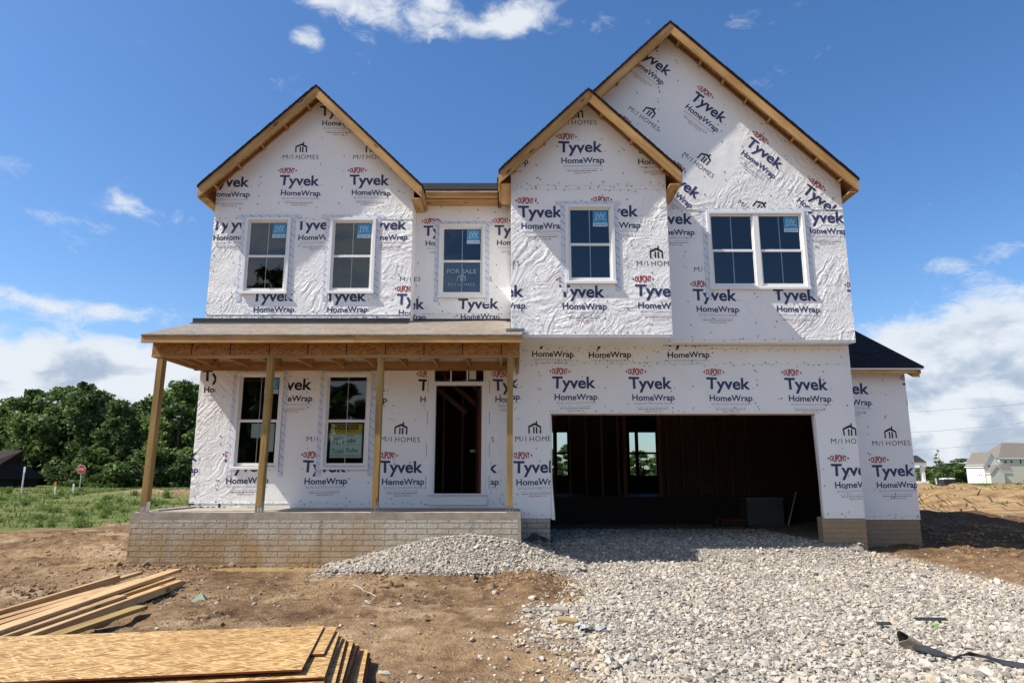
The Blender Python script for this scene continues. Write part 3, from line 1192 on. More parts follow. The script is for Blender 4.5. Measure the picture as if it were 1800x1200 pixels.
# left pier, header and right pier are one sheet with the opening cut out: the pier feet are let down beside the opening
front_wall('wall', house, GA, [(0.02, gz1), (XG + 0.01, gz1), (XG + 0.01, 2.33), (0.02, 2.33)], [], [
    TB(970, 662, GA), TB(1105, 663, GA), TB(1241, 664, GA), TB(1378.6, 665, GA), TB(835, 662, GA),
    TB(930, 588, GA, (-9, 9, zlap, 9), 'black'), TB(1030, 589, GA, (-9, 9, zlap, 9), 'black'), TB(1167, 589, GA, (-9, 9, zlap, 9), 'black')],  # prints below the overhang inked black to carry its shade
    nails=60, seam_rows=((zlap, 0, XG), (zlap + 0.05, 0, 3.0), (2.26, 0, XG), (gz1 + 0.02, gx0, gx1)), seed=9)
front_wall('wall', house, GA, [(0.02, zb), (gx0, zb), (gx0, gz1), (0.02, gz1)], [], [
    TB(835, 662, GA), HB(905, 766, GA), TB(903, 810, GA)], nails=14, seam_rows=((zb + 0.06, 0, gx0),), seed=10)
front_wall('wall', house, GA, [(gx1, zb), (XG + 0.01, zb), (XG + 0.01, gz1), (gx1, gz1)], [], [
    HB(1460, 770, GA), TB(1460, 815, GA)], nails=14, seam_rows=((zb + 0.06, gx1, XG),), seed=11)
# --- low wing at the right of the garage
front_wall('wall', house, RW, [(XG + 0.11, -0.87), (XR, -0.87), (XR, 2.02), (XG + 0.11, 2.02)], [], [
    TB(1454, 674, RW), TB(1586, 673, RW), HB(1532.7, 774, RW), TB(1532.7, 817, RW)], nails=26, seam_rows=((-0.80, 6.4, XR),), seed=12)

# --- side, return, soffit and back walls
G_ = 0.10
plate('wall', house, [(XL, PW + 0.101, -0.72), (XL, PW + 0.101, 5.60), (XL, BACK, 5.60), (XL, BACK, -0.72)], 'wrap', (G_, 0, 0))
plate('wall', house, [(XM, PW + 0.101, 2.92), (XM, MR - 0.002, 2.92), (XM, MR - 0.002, 5.5), (XM, PW + 0.101, 5.5)], 'wrap', (-0.08, 0, 0))
plate('wall', house, [(0.02, GA + 0.101, -0.8), (0.02, PW - 0.002, -0.8), (0.02, PW - 0.002, 2.31), (0.02, GA + 0.101, 2.31)], 'wrap', (0.10, 0, 0))
plate('wall', house, [(X0 - 0.02, BU + 0.101, 2.34), (X0 - 0.02, MR + 0.3, 2.34), (X0 - 0.02, MR + 0.3, 5.30), (X0 - 0.02, BU + 0.101, 5.30)], 'wrap', (0.015, 0, 0))
plate('wall', house, [(XB, BU + 0.101, 2.34), (XB, WG - 0.002, 2.34), (XB, WG - 0.002, 5.32), (XB, BU + 0.101, 5.32)], 'wrap', (-0.08, 0, 0))
plate('soffit', house, [(X0 + 0.002, BU + 0.102, 2.318), (XB - 0.002, BU + 0.102, 2.318), (XB - 0.002, GA - 0.002, 2.318), (X0 + 0.002, GA - 0.002, 2.318)], 'wrap', (0, 0, 0.01))
plate('soffit', house, [(XB, WG + 0.102, 2.338), (XG - 0.012, WG + 0.102, 2.338), (XG - 0.012, GA - 0.002, 2.338), (XB, GA - 0.002, 2.338)], 'wrap', (0, 0, 0.01))
plate('wall', house, [(XG - 0.01, WG + 0.102, 2.342), (XG - 0.01, BACK, 2.342), (XG - 0.01, BACK, 5.48), (XG - 0.01, WG + 0.102, 5.48)], 'wrap', (-G_, 0, 0))
plate('wall', house, [(XG + 0.01, GA + 0.102, -0.8), (XG + 0.01, RW + 0.101, -0.8), (XG + 0.01, RW + 0.101, 2.33), (XG + 0.01, GA + 0.102, 2.33)], 'wrap', (-G_, 0, 0))
plate('wall', house, [(XG + 0.01, 17.5, -0.8), (XG + 0.01, BACK, -0.8), (XG + 0.01, BACK, 2.33), (XG + 0.01, 17.5, 2.33)], 'wrap', (-G_, 0, 0))
plate('wall', house, [(XG + 0.01, RW + 0.102, 2.0), (XG + 0.01, 17.498, 2.0), (XG + 0.01, 17.498, 2.33), (XG + 0.01, RW + 0.102, 2.33)], 'wrap', (-G_, 0, 0))
plate('wall', house, [(XR, RW + 0.102, -0.87), (XR, 18.7, -0.87), (XR, 18.7, 2.02), (XR, RW + 0.102, 2.02)], 'wrap', (-G_, 0, 0))
plate('wall', house, [(XG + 0.012, 18.7, -0.87), (XR, 18.7, -0.87), (XR, 18.7, 2.02), (XG + 0.012, 18.7, 2.02)], 'wrap', (0, -G_, 0))
# back wall with the two openings seen through the garage
bw = [win_rect(BACK, (1104, 757), (1156, 757), (1104, 838), (1156, 838)), win_rect(BACK, (957, 757), (1000, 757), (957, 838), (1000, 838))]
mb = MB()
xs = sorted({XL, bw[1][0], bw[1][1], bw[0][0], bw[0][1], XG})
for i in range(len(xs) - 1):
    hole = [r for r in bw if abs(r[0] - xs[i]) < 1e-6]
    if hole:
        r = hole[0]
        mb.box(xs[i], xs[i + 1], BACK, BACK + 0.1, -1.45, r[2], 'sheath_shaded')
        mb.box(xs[i], xs[i + 1], BACK, BACK + 0.1, r[3], 5.4, 'sheath_shaded')
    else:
        mb.box(xs[i], xs[i + 1], BACK, BACK + 0.1, -1.45, 5.4, 'sheath_shaded')
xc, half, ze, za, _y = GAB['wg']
mb.prism([(XG, 5.41), (X0, 5.41), (xc, za - 0.1)], 'y', BACK, BACK + 0.1, 'sheath_shaded')
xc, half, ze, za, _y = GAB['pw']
mb.prism([(XM, 5.41), (XL, 5.41), (xc, za - 0.1)], 'y', BACK, BACK + 0.1, 'sheath_shaded')
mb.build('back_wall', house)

# --- floors and inner partitions (what the openings let one see)
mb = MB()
mb.box(XL + 0.11, XG - 0.12, PW + 0.25, BACK - 0.01, 2.05, 2.28, 'sheath_shaded')
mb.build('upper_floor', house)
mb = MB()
mb.box(XL + 0.11, 0.12, PW + 0.11, BACK - 0.01, -0.78, -0.60, 'sheath_shaded')
mb.box(0.121, XG - 0.12, 17.52, BACK - 0.01, -0.78, -0.60, 'sheath_shaded')
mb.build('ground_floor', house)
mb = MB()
mb.box(XL + 0.12, XG - 0.13, MR + 0.35, BACK - 0.02, 5.36, 5.40, 'sheath_shaded')
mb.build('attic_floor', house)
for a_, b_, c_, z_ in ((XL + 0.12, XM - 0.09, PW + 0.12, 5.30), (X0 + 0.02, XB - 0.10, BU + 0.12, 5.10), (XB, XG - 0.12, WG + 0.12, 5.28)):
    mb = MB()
    mb.box(a_, b_, c_, MR + 0.345, z_, z_ + 0.03, 'sheath_shaded')
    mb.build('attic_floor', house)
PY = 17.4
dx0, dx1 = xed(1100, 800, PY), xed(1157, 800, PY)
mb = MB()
mb.box(dx1, XR - 0.11, PY + 0.09, PY + 0.099, -0.6, 1.99, 'sheath_shaded')
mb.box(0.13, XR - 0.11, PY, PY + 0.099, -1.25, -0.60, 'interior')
mb.box(dx0, dx1, PY, PY + 0.1, 1.62, 2.05, 'sheath_shaded')
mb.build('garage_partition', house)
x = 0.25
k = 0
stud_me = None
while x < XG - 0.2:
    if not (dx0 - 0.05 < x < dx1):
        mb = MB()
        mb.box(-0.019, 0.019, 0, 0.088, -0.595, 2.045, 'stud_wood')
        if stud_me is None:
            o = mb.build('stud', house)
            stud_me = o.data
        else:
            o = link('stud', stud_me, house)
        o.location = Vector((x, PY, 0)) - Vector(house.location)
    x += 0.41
for i in range(9):
    o = link('stud', stud_me, house, Vector((0.15, GA + 0.5 + 0.55 * i, 0)) - Vector(house.location))
    o.rotation_euler = (0, 0, R(90))
for xx in (dx0 - 0.03, dx1 + 0.03):
    mb = MB()
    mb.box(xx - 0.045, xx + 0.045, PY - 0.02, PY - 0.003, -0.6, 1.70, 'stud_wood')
    mb.build('door_casing', house)
mb = MB()
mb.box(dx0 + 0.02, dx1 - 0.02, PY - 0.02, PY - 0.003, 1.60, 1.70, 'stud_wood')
mb.build('door_casing', house)
for i in range(6):
    mb = MB()
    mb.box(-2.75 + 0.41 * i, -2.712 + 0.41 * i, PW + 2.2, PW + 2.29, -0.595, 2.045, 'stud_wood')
    mb.build('stud', house)
for i in range(3):
    a = Vector((-1.9 + 0.42 * i, PW + 1.6 + 0.05 * i, 1.95))
    mb = MB()
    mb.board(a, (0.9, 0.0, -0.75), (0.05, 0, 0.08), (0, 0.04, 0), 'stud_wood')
    mb.build('stair_brace', house)
# stair stringer across the left end of the garage
a, b = Vector((0.35, 16.0, 0.62)), Vector((1.75, 16.0, 2.0))
mb = MB()
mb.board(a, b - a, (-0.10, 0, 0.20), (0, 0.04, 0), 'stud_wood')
mb.build('stair_stringer', house)
for i, r in enumerate(bw):
    f = MB()
    t = 0.05
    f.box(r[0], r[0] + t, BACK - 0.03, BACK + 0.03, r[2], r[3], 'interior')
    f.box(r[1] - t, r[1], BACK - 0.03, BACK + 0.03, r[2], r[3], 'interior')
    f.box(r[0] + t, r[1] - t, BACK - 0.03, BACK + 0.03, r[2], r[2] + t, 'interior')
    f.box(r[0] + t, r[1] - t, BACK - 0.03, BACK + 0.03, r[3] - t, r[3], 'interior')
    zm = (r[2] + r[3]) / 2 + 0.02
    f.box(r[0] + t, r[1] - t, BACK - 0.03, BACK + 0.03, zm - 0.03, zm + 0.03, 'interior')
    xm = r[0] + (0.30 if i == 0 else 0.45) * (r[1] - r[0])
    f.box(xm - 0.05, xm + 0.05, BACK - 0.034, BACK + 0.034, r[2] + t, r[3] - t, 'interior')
    fo = f.build('window', house)
    gmb = MB()
    gmb.face([(r[0] + t, BACK + 0.05, r[2] + t), (r[1] - t, BACK + 0.05, r[2] + t), (r[1] - t, BACK + 0.05, r[3] - t), (r[0] + t, BACK + 0.05, r[3] - t)], 'back_glass')
    gmb.build('pane', fo)


# --- roofs
def slope_prisms(mb, xc, half, ze, za, y0, y1, d0, d1, m, sides=(-1, 1), xcut=None):
    for sg in sides:
        xe = xc + sg * half
        mb.prism([(xc, za - d0), (xe, ze - d0), (xe, ze - d1), (xc, za - d1)], 'y', y0, y1, m)


def gable_roof(key, y1, wall_y, lookL=(0.0, 1.0), lookR=(0.0, 1.0), eave_len=0.0, sides_fascia=(-1, 1), yfas=None):
    xc, half, ze, za, y0 = GAB[key]
    s = (za - ze) / half
    mb = MB()
    slope_prisms(mb, xc, half + 0.02, ze - 0.02 * s, za, y0 - 0.022, y1, 0.0, 0.034, 'shingle')
    slope_prisms(mb, xc, half, ze, za, y0 + 0.001, y1 - 0.01, 0.0345, 0.060, 'osb_beam')
    # a slightly uneven shingle edge along the rake
    rnd = random.Random(len(key) + int(xc * 10))
    for sg in (-1, 1):
        t = 0.03
        while t < 0.97:
            w = rnd.uniform(0.03, 0.055)
            xa, xb = xc + sg * half * t, xc + sg * half * min(t + w, 1)
            za_, zb_ = za - s * half * t, za - s * half * min(t + w, 1)
            mb.prism([(xa, za_ + 0.010), (xb, zb_ + 0.001), (xb, zb_ - 0.028), (xa, za_ - 0.028)], 'y', y0 - 0.024 - rnd.uniform(0.003, 0.012), y0 + 0.1, 'shingle')
            t += w
    roof = mb.build('roof', house)
    for sg in (-1, 1):
        b = MB()
        xe = xc + sg * half
        gap = 0.0
        drop = 0.205
        b.prism([(xc + sg * 0.001, za - 0.062), (xe, ze - 0.062), (xe, ze - 0.062 - drop), (xc + sg * 0.001, za - 0.062 - drop)], 'y', y0, y0 + 0.04, 'trim_wood', None, (half, -sg * s * half))
        b.build('rake_board', roof)
        # inner trim nailed along the wall top
        b = MB()
        b.prism([(xc + sg * 0.001, za - 0.090), (xe - sg * 0.15, ze - 0.090 + 0.15 * s), (xe - sg * 0.15, ze - 0.145 + 0.15 * s), (xc + sg * 0.001, za - 0.145)], 'y', wall_y - 0.022, wall_y - 0.004, 'shaded_wood', None, (half, -sg * s * half))
        b.build('wall_batten', roof)
        n = int(half * 1.41 / 0.58)
        for i in range(1, n + 1):
            t = (i - 0.45) / n
            x = xc + sg * half * t
            z = za - s * half * t
            b = MB()
            ux, uz = sg * 0.7, -0.7 * s
            L_ = math.hypot(ux, uz)
            ux, uz = ux / L_, uz / L_
            nx, nz = -uz * sg, -abs(ux)
            nx, nz = (-sg * 0.7, -0.714)
            p0 = Vector((x, y0 + 0.041, z - 0.064))
            b.board(p0, (0, wall_y - 0.024 - y0 - 0.041, 0), (ux * 0.042, 0, uz * 0.042), (nx * 0.10, 0, nz * 0.10), 'trim_wood')
            b.build('lookout', roof)
        if sg in sides_fascia:
            b = MB()
            b.box(xe - 0.02 if sg > 0 else xe - 0.02, xe + 0.02, y0 + 0.041, (yfas or y1) - 0.02, ze - 0.062 - drop + 0.02, ze - 0.085, 'trim_wood')
            b.build('fascia_board', roof)
            # the boxed end of the eave
            wx = {('pw', -1): XL, ('pw', 1): XM, ('bu', -1): X0 - 0.02, ('bu', 1): XB, ('wg', 1): XG - 0.01}.get((key, sg))
            if wx is not None:
                b = MB()
                x0, x1 = (xe + 0.021, wx - 0.002) if sg < 0 else (wx + 0.002, xe - 0.021)
                b.box(x0, x1, y0 + 0.041, wall_y + 0.6, ze - 0.062 - drop - 0.012, ze - 0.062 - drop + 0.012, 'trim_wood')
                b.build('eave_board', roof)
    return roof


gable_roof('pw', 21.4, PW, sides_fascia=(-1, 1), yfas=None)
gable_roof('bu', WG - 0.004, BU)
gable_roof('wg', 21.4, WG, sides_fascia=(1,))

# main roof between the gables
mb = MB()
ey, ez, ry, rz, by, bz = MR - 0.36, 5.60, 16.8, 7.56, 21.3, 5.36
mb.prism([(ey, ez), (ry, rz), (ry, rz - 0.04), (ey, ez - 0.04)], 'x', -3.9, 2.6, 'shingle')
mb.prism([(ry, rz), (by, bz), (by, bz - 0.04), (ry, rz - 0.04)], 'x', -3.9, 2.6, 'shingle')
mr = mb.build('roof', house)
mb = MB()
xa, xb = GAB['pw'][0] + GAB['pw'][1] + 0.022, GAB['bu'][0] - GAB['bu'][1] - 0.022
mb.box(xa, xb, ey + 0.005, ey + 0.04, zed(347, ey), ez - 0.045, 'trim_wood')
mb.build('fascia_board', mr)
mb = MB()
mb.box(xa, xb, ey - 0.012, ey + 0.004, ez - 0.075, ez - 0.042, 'pale_wood')
mb.build('drip_edge', mr)
mb = MB()
mb.box(xa, xb, ey + 0.041, MR - 0.003, zed(350, ey) - 0.0, zed(350, ey) + 0.03, 'shaded_wood')
mb.build('soffit_board', mr)

# low wing roof
mb = MB()
ey, ez = RW - 0.30, zed(643.5, RW - 0.30)
ry = 15.9
rz = ez + 0.5 * (ry - ey)
for a, b in (((ey, ez), (ry, rz)), ((ry, rz), (2 * ry - ey, ez))):
    mb.prism([a, b, (b[0], b[1] - 0.035), (a[0], a[1] - 0.035)], 'x', XG + 0.012, 7.92, 'shingle')
lr = mb.build('roof', house)
mb = MB()
mb.box(XG + 0.02, 7.86, ey + 0.02, ey + 0.06, zed(656, ey), ez - 0.062, 'trim_wood')
mb.build('fascia_board', lr)
mb = MB()
mb.box(XG + 0.02, 7.90, ey - 0.004, ey + 0.018, ez - 0.060, ez - 0.036, 'vinyl')
mb.build('drip_edge', lr)
mb = MB()
mb.prism([(ey + 0.07, ez - 0.07), (ry, rz - 0.04), (2 * ry - ey, ez - 0.04), (2 * ry - ey, ez - 0.2), (ry, rz - 0.2), (ey + 0.07, ez - 0.2)], 'x', 7.72, 7.86, 'trim_wood')
mb.build('rake_board', lr)
mb = MB()
mb.prism([(RW + 0.1, 2.021), (18.6, 2.021), (ry, rz - 0.08)], 'x', XR - 0.1, XR, 'wrap')
mb.build('wall', house)


# --- windows
def ring(mb, r, w, y0, y1, m, wb=None, wt=None):
    """rectangular frame: outer r, face width w, from y0 (front) to y1"""
    x0, x1, z0, z1 = r
    wb = w if wb is None else wb
    wt = w if wt is None else wt
    mb.box(x0, x0 + w, y0, y1, z0, z1, m)
    mb.box(x1 - w, x1, y0, y1, z0, z1, m)
    mb.box(x0 + w, x1 - w, y0, y1, z0, z0 + wb, m)
    mb.box(x0 + w, x1 - w, y0, y1, z1 - wt, z1, m)


def sticker_part(x0, z0, s, y, win):
    mb = MB()
    mb.face([(x0, y, z0 + 0.24 * s), (x0 + 0.88 * s, y, z0 + 0.24 * s), (x0 + 0.88 * s, y, z0 + s), (x0, y, z0 + s)], 'sticker_blue')
    mb.face([(x0, y, z0), (x0 + 0.88 * s, y, z0), (x0 + 0.88 * s, y, z0 + 0.24 * s), (x0, y, z0 + 0.24 * s)], 'sticker_pale')
    L = [('sticker_pale', text2d('JW', x0 + 0.12 * s, z0 + 0.52 * s, 0.34 * s, 0.62 * s, 0.0, 1.0)), ('sticker_blue', text2d('JELD-WEN', x0 + 0.08 * s, z0 + 0.07 * s, 0.10 * s, 0.72 * s, 0.02))]
    arc = []
    for k in range(8):
        t0, t1 = k / 8, (k + 1) / 8
        f = lambda t: (x0 + (0.08 + 0.72 * t) * s, z0 + (0.36 + 0.10 * math.sin(t * 2.6)) * s)
        a, b = f(t0), f(t1)
        arc.append(quad2d(a, b, (b[0], b[1] + 0.035 * s), (a[0], a[1] + 0.035 * s)))
    L.append(('sticker_pale', np.concatenate(arc)))
    for ink, tr in L:
        for t in tr:
            q = [(float(a), y - 0.001, float(b)) for a, b in t]
            n = (t[1][0] - t[0][0]) * (t[2][1] - t[0][1]) - (t[1][1] - t[0][1]) * (t[2][0] - t[0][0])
            mb.face(q if n > 0 else q[::-1], ink)
    return mb.build('sticker', win)


def window(key, units=1, stick=(), tape=True):
    D, r = WIN[key]
    mb = MB()
    fw = 0.052
    ring(mb, r, fw, D - 0.034, D + 0.05, 'vinyl', 0.045)
    # sill nosing and the step of the frame
    mb.box(r[0] - 0.012, r[1] + 0.012, D - 0.052, D - 0.0345, r[2] - 0.012, r[2] + 0.028, 'vinyl')
    ring(mb, inset(r, fw), 0.014, D - 0.012, D + 0.05, 'vinyl')
    inner = inset(r, fw + 0.014)
    uw = (inner[1] - inner[0] - (0.10 if units == 2 else 0)) / units
    panes = []
    if units == 2:
        xm = (inner[0] + inner[1]) / 2
        mb.box(xm - 0.05, xm + 0.05, D - 0.022, D + 0.05, inner[2], inner[3], 'vinyl')
    for k_ in range(units):
        x0 = inner[0] + k_ * (uw + 0.10)
        x1 = x0 + uw
        zm = inner[2] + (inner[3] - inner[2]) * 0.485
        # lower sash sits forward, upper sash behind it
        ring(mb, (x0, x1, inner[2], zm + 0.022), 0.030, D + 0.002, D + 0.034, 'vinyl', 0.042, 0.040)
        ring(mb, (x0, x1, zm + 0.0225, inner[3]), 0.026, D + 0.022, D + 0.058, 'vinyl', 0.012, 0.026)
        xm = (x0 + x1) / 2
        mb.box(xm - 0.007, xm + 0.007, D + 0.024, D + 0.030, inner[2] + 0.042, zm - 0.018, 'vinyl')
        mb.box(xm - 0.007, xm + 0.007, D + 0.044, D + 0.050, zm + 0.0345, inner[3] - 0.026, 'vinyl')
        panes.append((x0 + 0.030, x1 - 0.030, inner[2] + 0.042, zm - 0.018, D + 0.021))
        panes.append((x0 + 0.026, x1 - 0.026, zm + 0.0345, inner[3] - 0.026, D + 0.041))
    w = mb.build('window', house)
    for a in panes:
        g_ = MB()
        g_.face([(a[0], a[4], a[2]), (a[1], a[4], a[2]), (a[1], a[4], a[3]), (a[0], a[4], a[3])], 'glass')
        g_.build('pane', w)
    for u in stick:
        a = panes[u * 2 + 1]
        s = 0.30
        sticker_part(a[1] - 0.02 - 0.88 * s, a[3] - 0.012 - s, s, a[4] - 0.004, w)
    if tape:
        t = MB()
        tw = 0.085
        rnd = random.Random(key)
        for x0, x1 in ((r[0] - tw, r[0] + 0.01), (r[1] - 0.01, r[1] + tw)):
            z0, z1 = r[2] - rnd.uniform(0.10, 0.17), r[3] + rnd.uniform(0.0, 0.05)
            t.box(x0, x1, D - 0.0065, D - 0.0045, z0, z1, 'tape')
        t.box(r[0] - tw - rnd.uniform(0.03, 0.12), r[1] + tw + rnd.uniform(0.03, 0.12), D - 0.009, D - 0.0067, r[3] - 0.01, r[3] + 0.062, 'tape')
        t.build('flashing_tape', w)
    return w, panes


window('ul1', 1, (0,))
window('ul2', 1, (0,))
_, mr_p = window('mr', 1, (0,))
window('bu', 1, (0,))
window('wg', 2, (1,))
_, l1_p = window('l1', 1, (0,))
_, l2_p = window('l2', 1, ())

# --- front door unit with transom
r = DOOR
mb = MB()
ring(mb, r, 0.045, PW - 0.03, PW + 0.10, 'vinyl', 0.02, 0.045)
zt = zed(671, PW)
zt0 = zed(677, PW)
mb.box(r[0] + 0.045, r[1] - 0.045, PW - 0.024, PW + 0.10, zt0, zt, 'vinyl')
mb.box(r[0] + 0.045, r[0] + 0.075, PW - 0.012, PW + 0.10, r[2] + 0.02, zt0, 'vinyl')
mb.box(r[1] - 0.075, r[1] - 0.045, PW - 0.012, PW + 0.10, r[2] + 0.02, zt0, 'vinyl')
for f in (0.333, 0.667):
    xm = r[0] + 0.045 + (r[1] - r[0] - 0.09) * f
    mb.box(xm - 0.012, xm + 0.012, PW - 0.006, PW + 0.06, zt, r[3] - 0.045, 'vinyl')
door = mb.build('front_door', house)
g_ = MB()
g_.face([(r[0] + 0.045, PW + 0.03, zt), (r[1] - 0.045, PW + 0.03, zt), (r[1] - 0.045, PW + 0.03, r[3] - 0.045), (r[0] + 0.045, PW + 0.03, r[3] - 0.045)], 'glass')
g_.build('transom_pane', door)
mb = MB()
mb.box(r[0] + 0.70, r[0] + 0.83, PW + 0.02, PW + 0.022, zt + 0.05, r[3] - 0.10, 'paper')
mb.build('paper_label', door)
mb = MB()   # the leaf stands open into the house, hung on the right jamb
hx = r[1] - 0.078
ang = R(82)
mb.board((hx, PW + 0.105, r[2] + 0.03), (-math.cos(ang) * 0.80, math.sin(ang) * 0.80, 0), (0, 0, zt0 - r[2] - 0.04), (-math.sin(ang) * 0.04, -math.cos(ang) * 0.04, 0), 'door_brown')
leaf = mb.build('door_leaf', door)
mb = MB()
mb.tube([(hx - 0.16, PW + 0.85, 0.42), (hx - 0.26, PW + 0.85, 0.42)], 0.03, 'steel')
mb.build('handle', leaf)
for zz in (r[2] + 0.30, r[2] + 1.05, zt0 - 0.25):
    mb = MB()
    mb.box(r[1] - 0.080, r[1] - 0.0755, PW - 0.010, PW + 0.06, zz, zz + 0.10, 'dark')
    mb.build('hinge', door)
mb = MB()
mb.box(r[0] - 0.03, r[1] + 0.03, PW - 0.035, PW - 0.004, zed(887, PW), r[2] - 0.004, 'vinyl')
mb.box(r[0] - 0.02, r[1] + 0.02, PW - 0.075, PW + 0.10, r[2] - 0.003, r[2] + 0.018, 'vinyl')
mb.build('threshold', door)
mb = MB()
for x0, x1 in ((r[0] - 0.10, r[0] + 0.01), (r[1] - 0.01, r[1] + 0.10)):
    mb.box(x0, x1, PW - 0.0065, PW - 0.0045, r[2] - 0.1, r[3] + 0.06, 'wrap')
    rnd = random.Random(int(x0 * 100))
    z = r[2] + 0.1
    xt = x0 + (0.02 if x0 < r[0] else 0.075)
    while z < r[3] - 0.2:
        for i in range(9):
            mb.face([(xt, PW - 0.0075, z), (xt + 0.012, PW - 0.0075, z), (xt + 0.012, PW - 0.0075, z + 0.018), (xt, PW - 0.0075, z + 0.018)], 'black')
            z += 0.028
        z += 0.34
mb.build('flashing_tape', door)

# ---------------------------------------------------------------- porch
YS, YB = 11.2, 11.22
ZS = zed(900.5, YS)
mb = MB()
mb.box(-6.15, 0.14, YS + 0.004, PW - 0.02, ZS - 0.115, ZS, 'concrete')
slab = mb.build('porch_slab', house)
mb = MB()
GZ = -1.62
for pts in ([(-6.15, YS, GZ), (0.14, YS, GZ), (0.14, YS, ZS - 0.116), (-6.15, YS, ZS - 0.116)],):
    mb.face(pts, 'brick', [(q[0], q[2] + 0.004) for q in pts])
pts = [(-6.15, PW - 0.02, GZ), (-6.15, YS, GZ), (-6.15, YS, ZS - 0.116), (-6.15, PW - 0.02, ZS - 0.116)]
mb.face(pts, 'brick', [(q[1], q[2]) for q in pts])
pts = [(0.14, YS, GZ), (0.14, GA - 0.03, GZ), (0.14, GA - 0.03, ZS - 0.116), (0.14, YS, ZS - 0.116)]
mb.face(pts, 'brick', [(q[1], q[2]) for q in pts])
mb.build('porch_foundation', house)
mb = MB()   # the smooth cast corner at the right end
mb.box(0.09, 0.146, YS - 0.006, YS + 0.09, GZ, ZS - 0.118, 'concrete')
mb.build('corner_block', house)
mb = MB()   # loose board lying along the left edge of the slab
mb.board((-6.02, YS + 0.35, ZS + 0.003), (0.10, 1.05, 0.0), (0.14, -0.013, 0), (0, 0, 0.025), 'grey_wood')
tag(mb.build('loose_plank'), 'grey weathered plank lying along the open end of the porch slab', 'plank')

zb0 = zed(623.5, YB)
zb1 = zed(602, YB) + 0.02
mb = MB()
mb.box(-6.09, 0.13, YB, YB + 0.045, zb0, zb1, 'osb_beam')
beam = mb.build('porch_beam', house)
mb = MB()
mb.box(-6.09, 0.13, YB - 0.006, YB + 0.14, zb0 - 0.040, zb0 - 0.001, 'trim_wood')
mb.build('bottom_plate', beam)
for i in range(9):
    mb = MB()
    xx = -5.42 + i * 0.655
    mb.box(xx - 0.009, xx + 0.009, YB - 0.0015, YB + 0.001, zb0, zb1 - 0.01, 'dark')
    mb.build('panel_seam', beam)
mb = MB()
mb.box(-6.09, -6.05, YB + 0.141, PW - 0.005, zb0 - 0.02, zb1, 'shaded_wood')
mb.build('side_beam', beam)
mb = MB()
mb.box(-5.95, -5.91, YB + 0.141, PW - 0.005, zb0 + 0.03, zb1 - 0.022, 'shaded_wood')
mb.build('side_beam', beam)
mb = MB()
mb.box(0.06, 0.10, YB + 0.141, GA - 0.01, zb0 - 0.02, zb1, 'shaded_wood')
mb.box(0.085, 0.125, YB + 0.141, GA - 0.01, zed(650, 11.9), zb0 - 0.021, 'shaded_wood')
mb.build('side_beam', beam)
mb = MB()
mb.box(-6.04, 0.02, PW - 0.045, PW - 0.004, zb0 - 0.05, zb0 + 0.10, 'shaded_wood')
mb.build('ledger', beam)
mb = MB()
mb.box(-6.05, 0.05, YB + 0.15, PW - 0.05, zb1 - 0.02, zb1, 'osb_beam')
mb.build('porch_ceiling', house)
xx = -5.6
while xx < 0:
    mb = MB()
    mb.box(xx - 0.02, xx + 0.02, YB + 0.146, PW - 0.05, zb0 + 0.01, zb1 - 0.022, 'shaded_wood')
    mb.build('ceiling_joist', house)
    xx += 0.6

YF = 10.92
zf0, zf1 = zed(601.8, YF), zed(588.5, YF)
rz0 = zf1 + 0.015
rise = (zed(567, PW) - rz0) / (PW - YF)
rt = lambda y: rz0 + rise * (y - YF)
mb = MB()
th = 0.022
for x0, x1, ya, yb in ((-6.135, -0.03, YF - 0.015, PW - 0.004), (-0.0299, 0.17, YF - 0.015, BU - 0.01), (XM + 0.004, -0.03, PW - 0.003, MR - 0.004)):
    mb.prism([(ya, rt(ya)), (yb, rt(yb)), (yb, rt(yb) - th), (ya, rt(ya) - th)], 'x', x0, x1, 'osb_grey')
proof = mb.build('porch_roof', house)
mb = MB()
mb.box(-6.13, -2.6, YF, YF + 0.04, zf0, zf1 - 0.008, 'trim_wood')
mb.box(-2.598, 0.165, YF, YF + 0.04, zf0 + 0.002, zf1 - 0.010, 'trim_wood')
mb.build('fascia_board', proof)
for x0, x1 in ((-6.13, -6.09), (0.125, 0.165)):
    mb = MB()
    ye = PW - 0.01 if x0 < -1 else BU - 0.02
    mb.prism([(YF + 0.041, rt(YF + 0.041) - th - 0.003), (ye, rt(ye) - th - 0.003), (ye, rt(ye) - th - 0.14), (YF + 0.041, zf0)], 'x', x0, x1, 'trim_wood')
    mb.build('rake_board', proof)
mb = MB()    # black membrane turned up where the roof meets the wall
mb.box(-6.16, XM - 0.0, PW - 0.025, PW - 0.005, rt(PW) - 0.005, rt(PW) + 0.085, 'dark')
mb.prism([(PW - 0.20, rt(PW - 0.20) + 0.004), (PW - 0.026, rt(PW - 0.026) + 0.004), (PW - 0.026, rt(PW - 0.026) + 0.012), (PW - 0.20, rt(PW - 0.20) + 0.010)], 'x', -6.14, XM - 0.02, 'dark')
mb.build('membrane_strip', proof)
mb = MB()
mb.box(XM + 0.01, -0.03, MR - 0.025, MR - 0.005, rt(MR) - 0.005, rt(MR) + 0.03, 'dark')
mb.build('membrane_strip', proof)
mb = MB()
mb.prism([(BU - 0.25, rt(BU - 0.25) + 0.004), (BU - 0.012, rt(BU - 0.012) + 0.02), (BU - 0.012, rt(BU - 0.012) + 0.03), (BU - 0.25, rt(BU - 0.25) + 0.012)], 'x', -0.10, 0.22, 'dark')
mb.build('membrane_strip', proof)

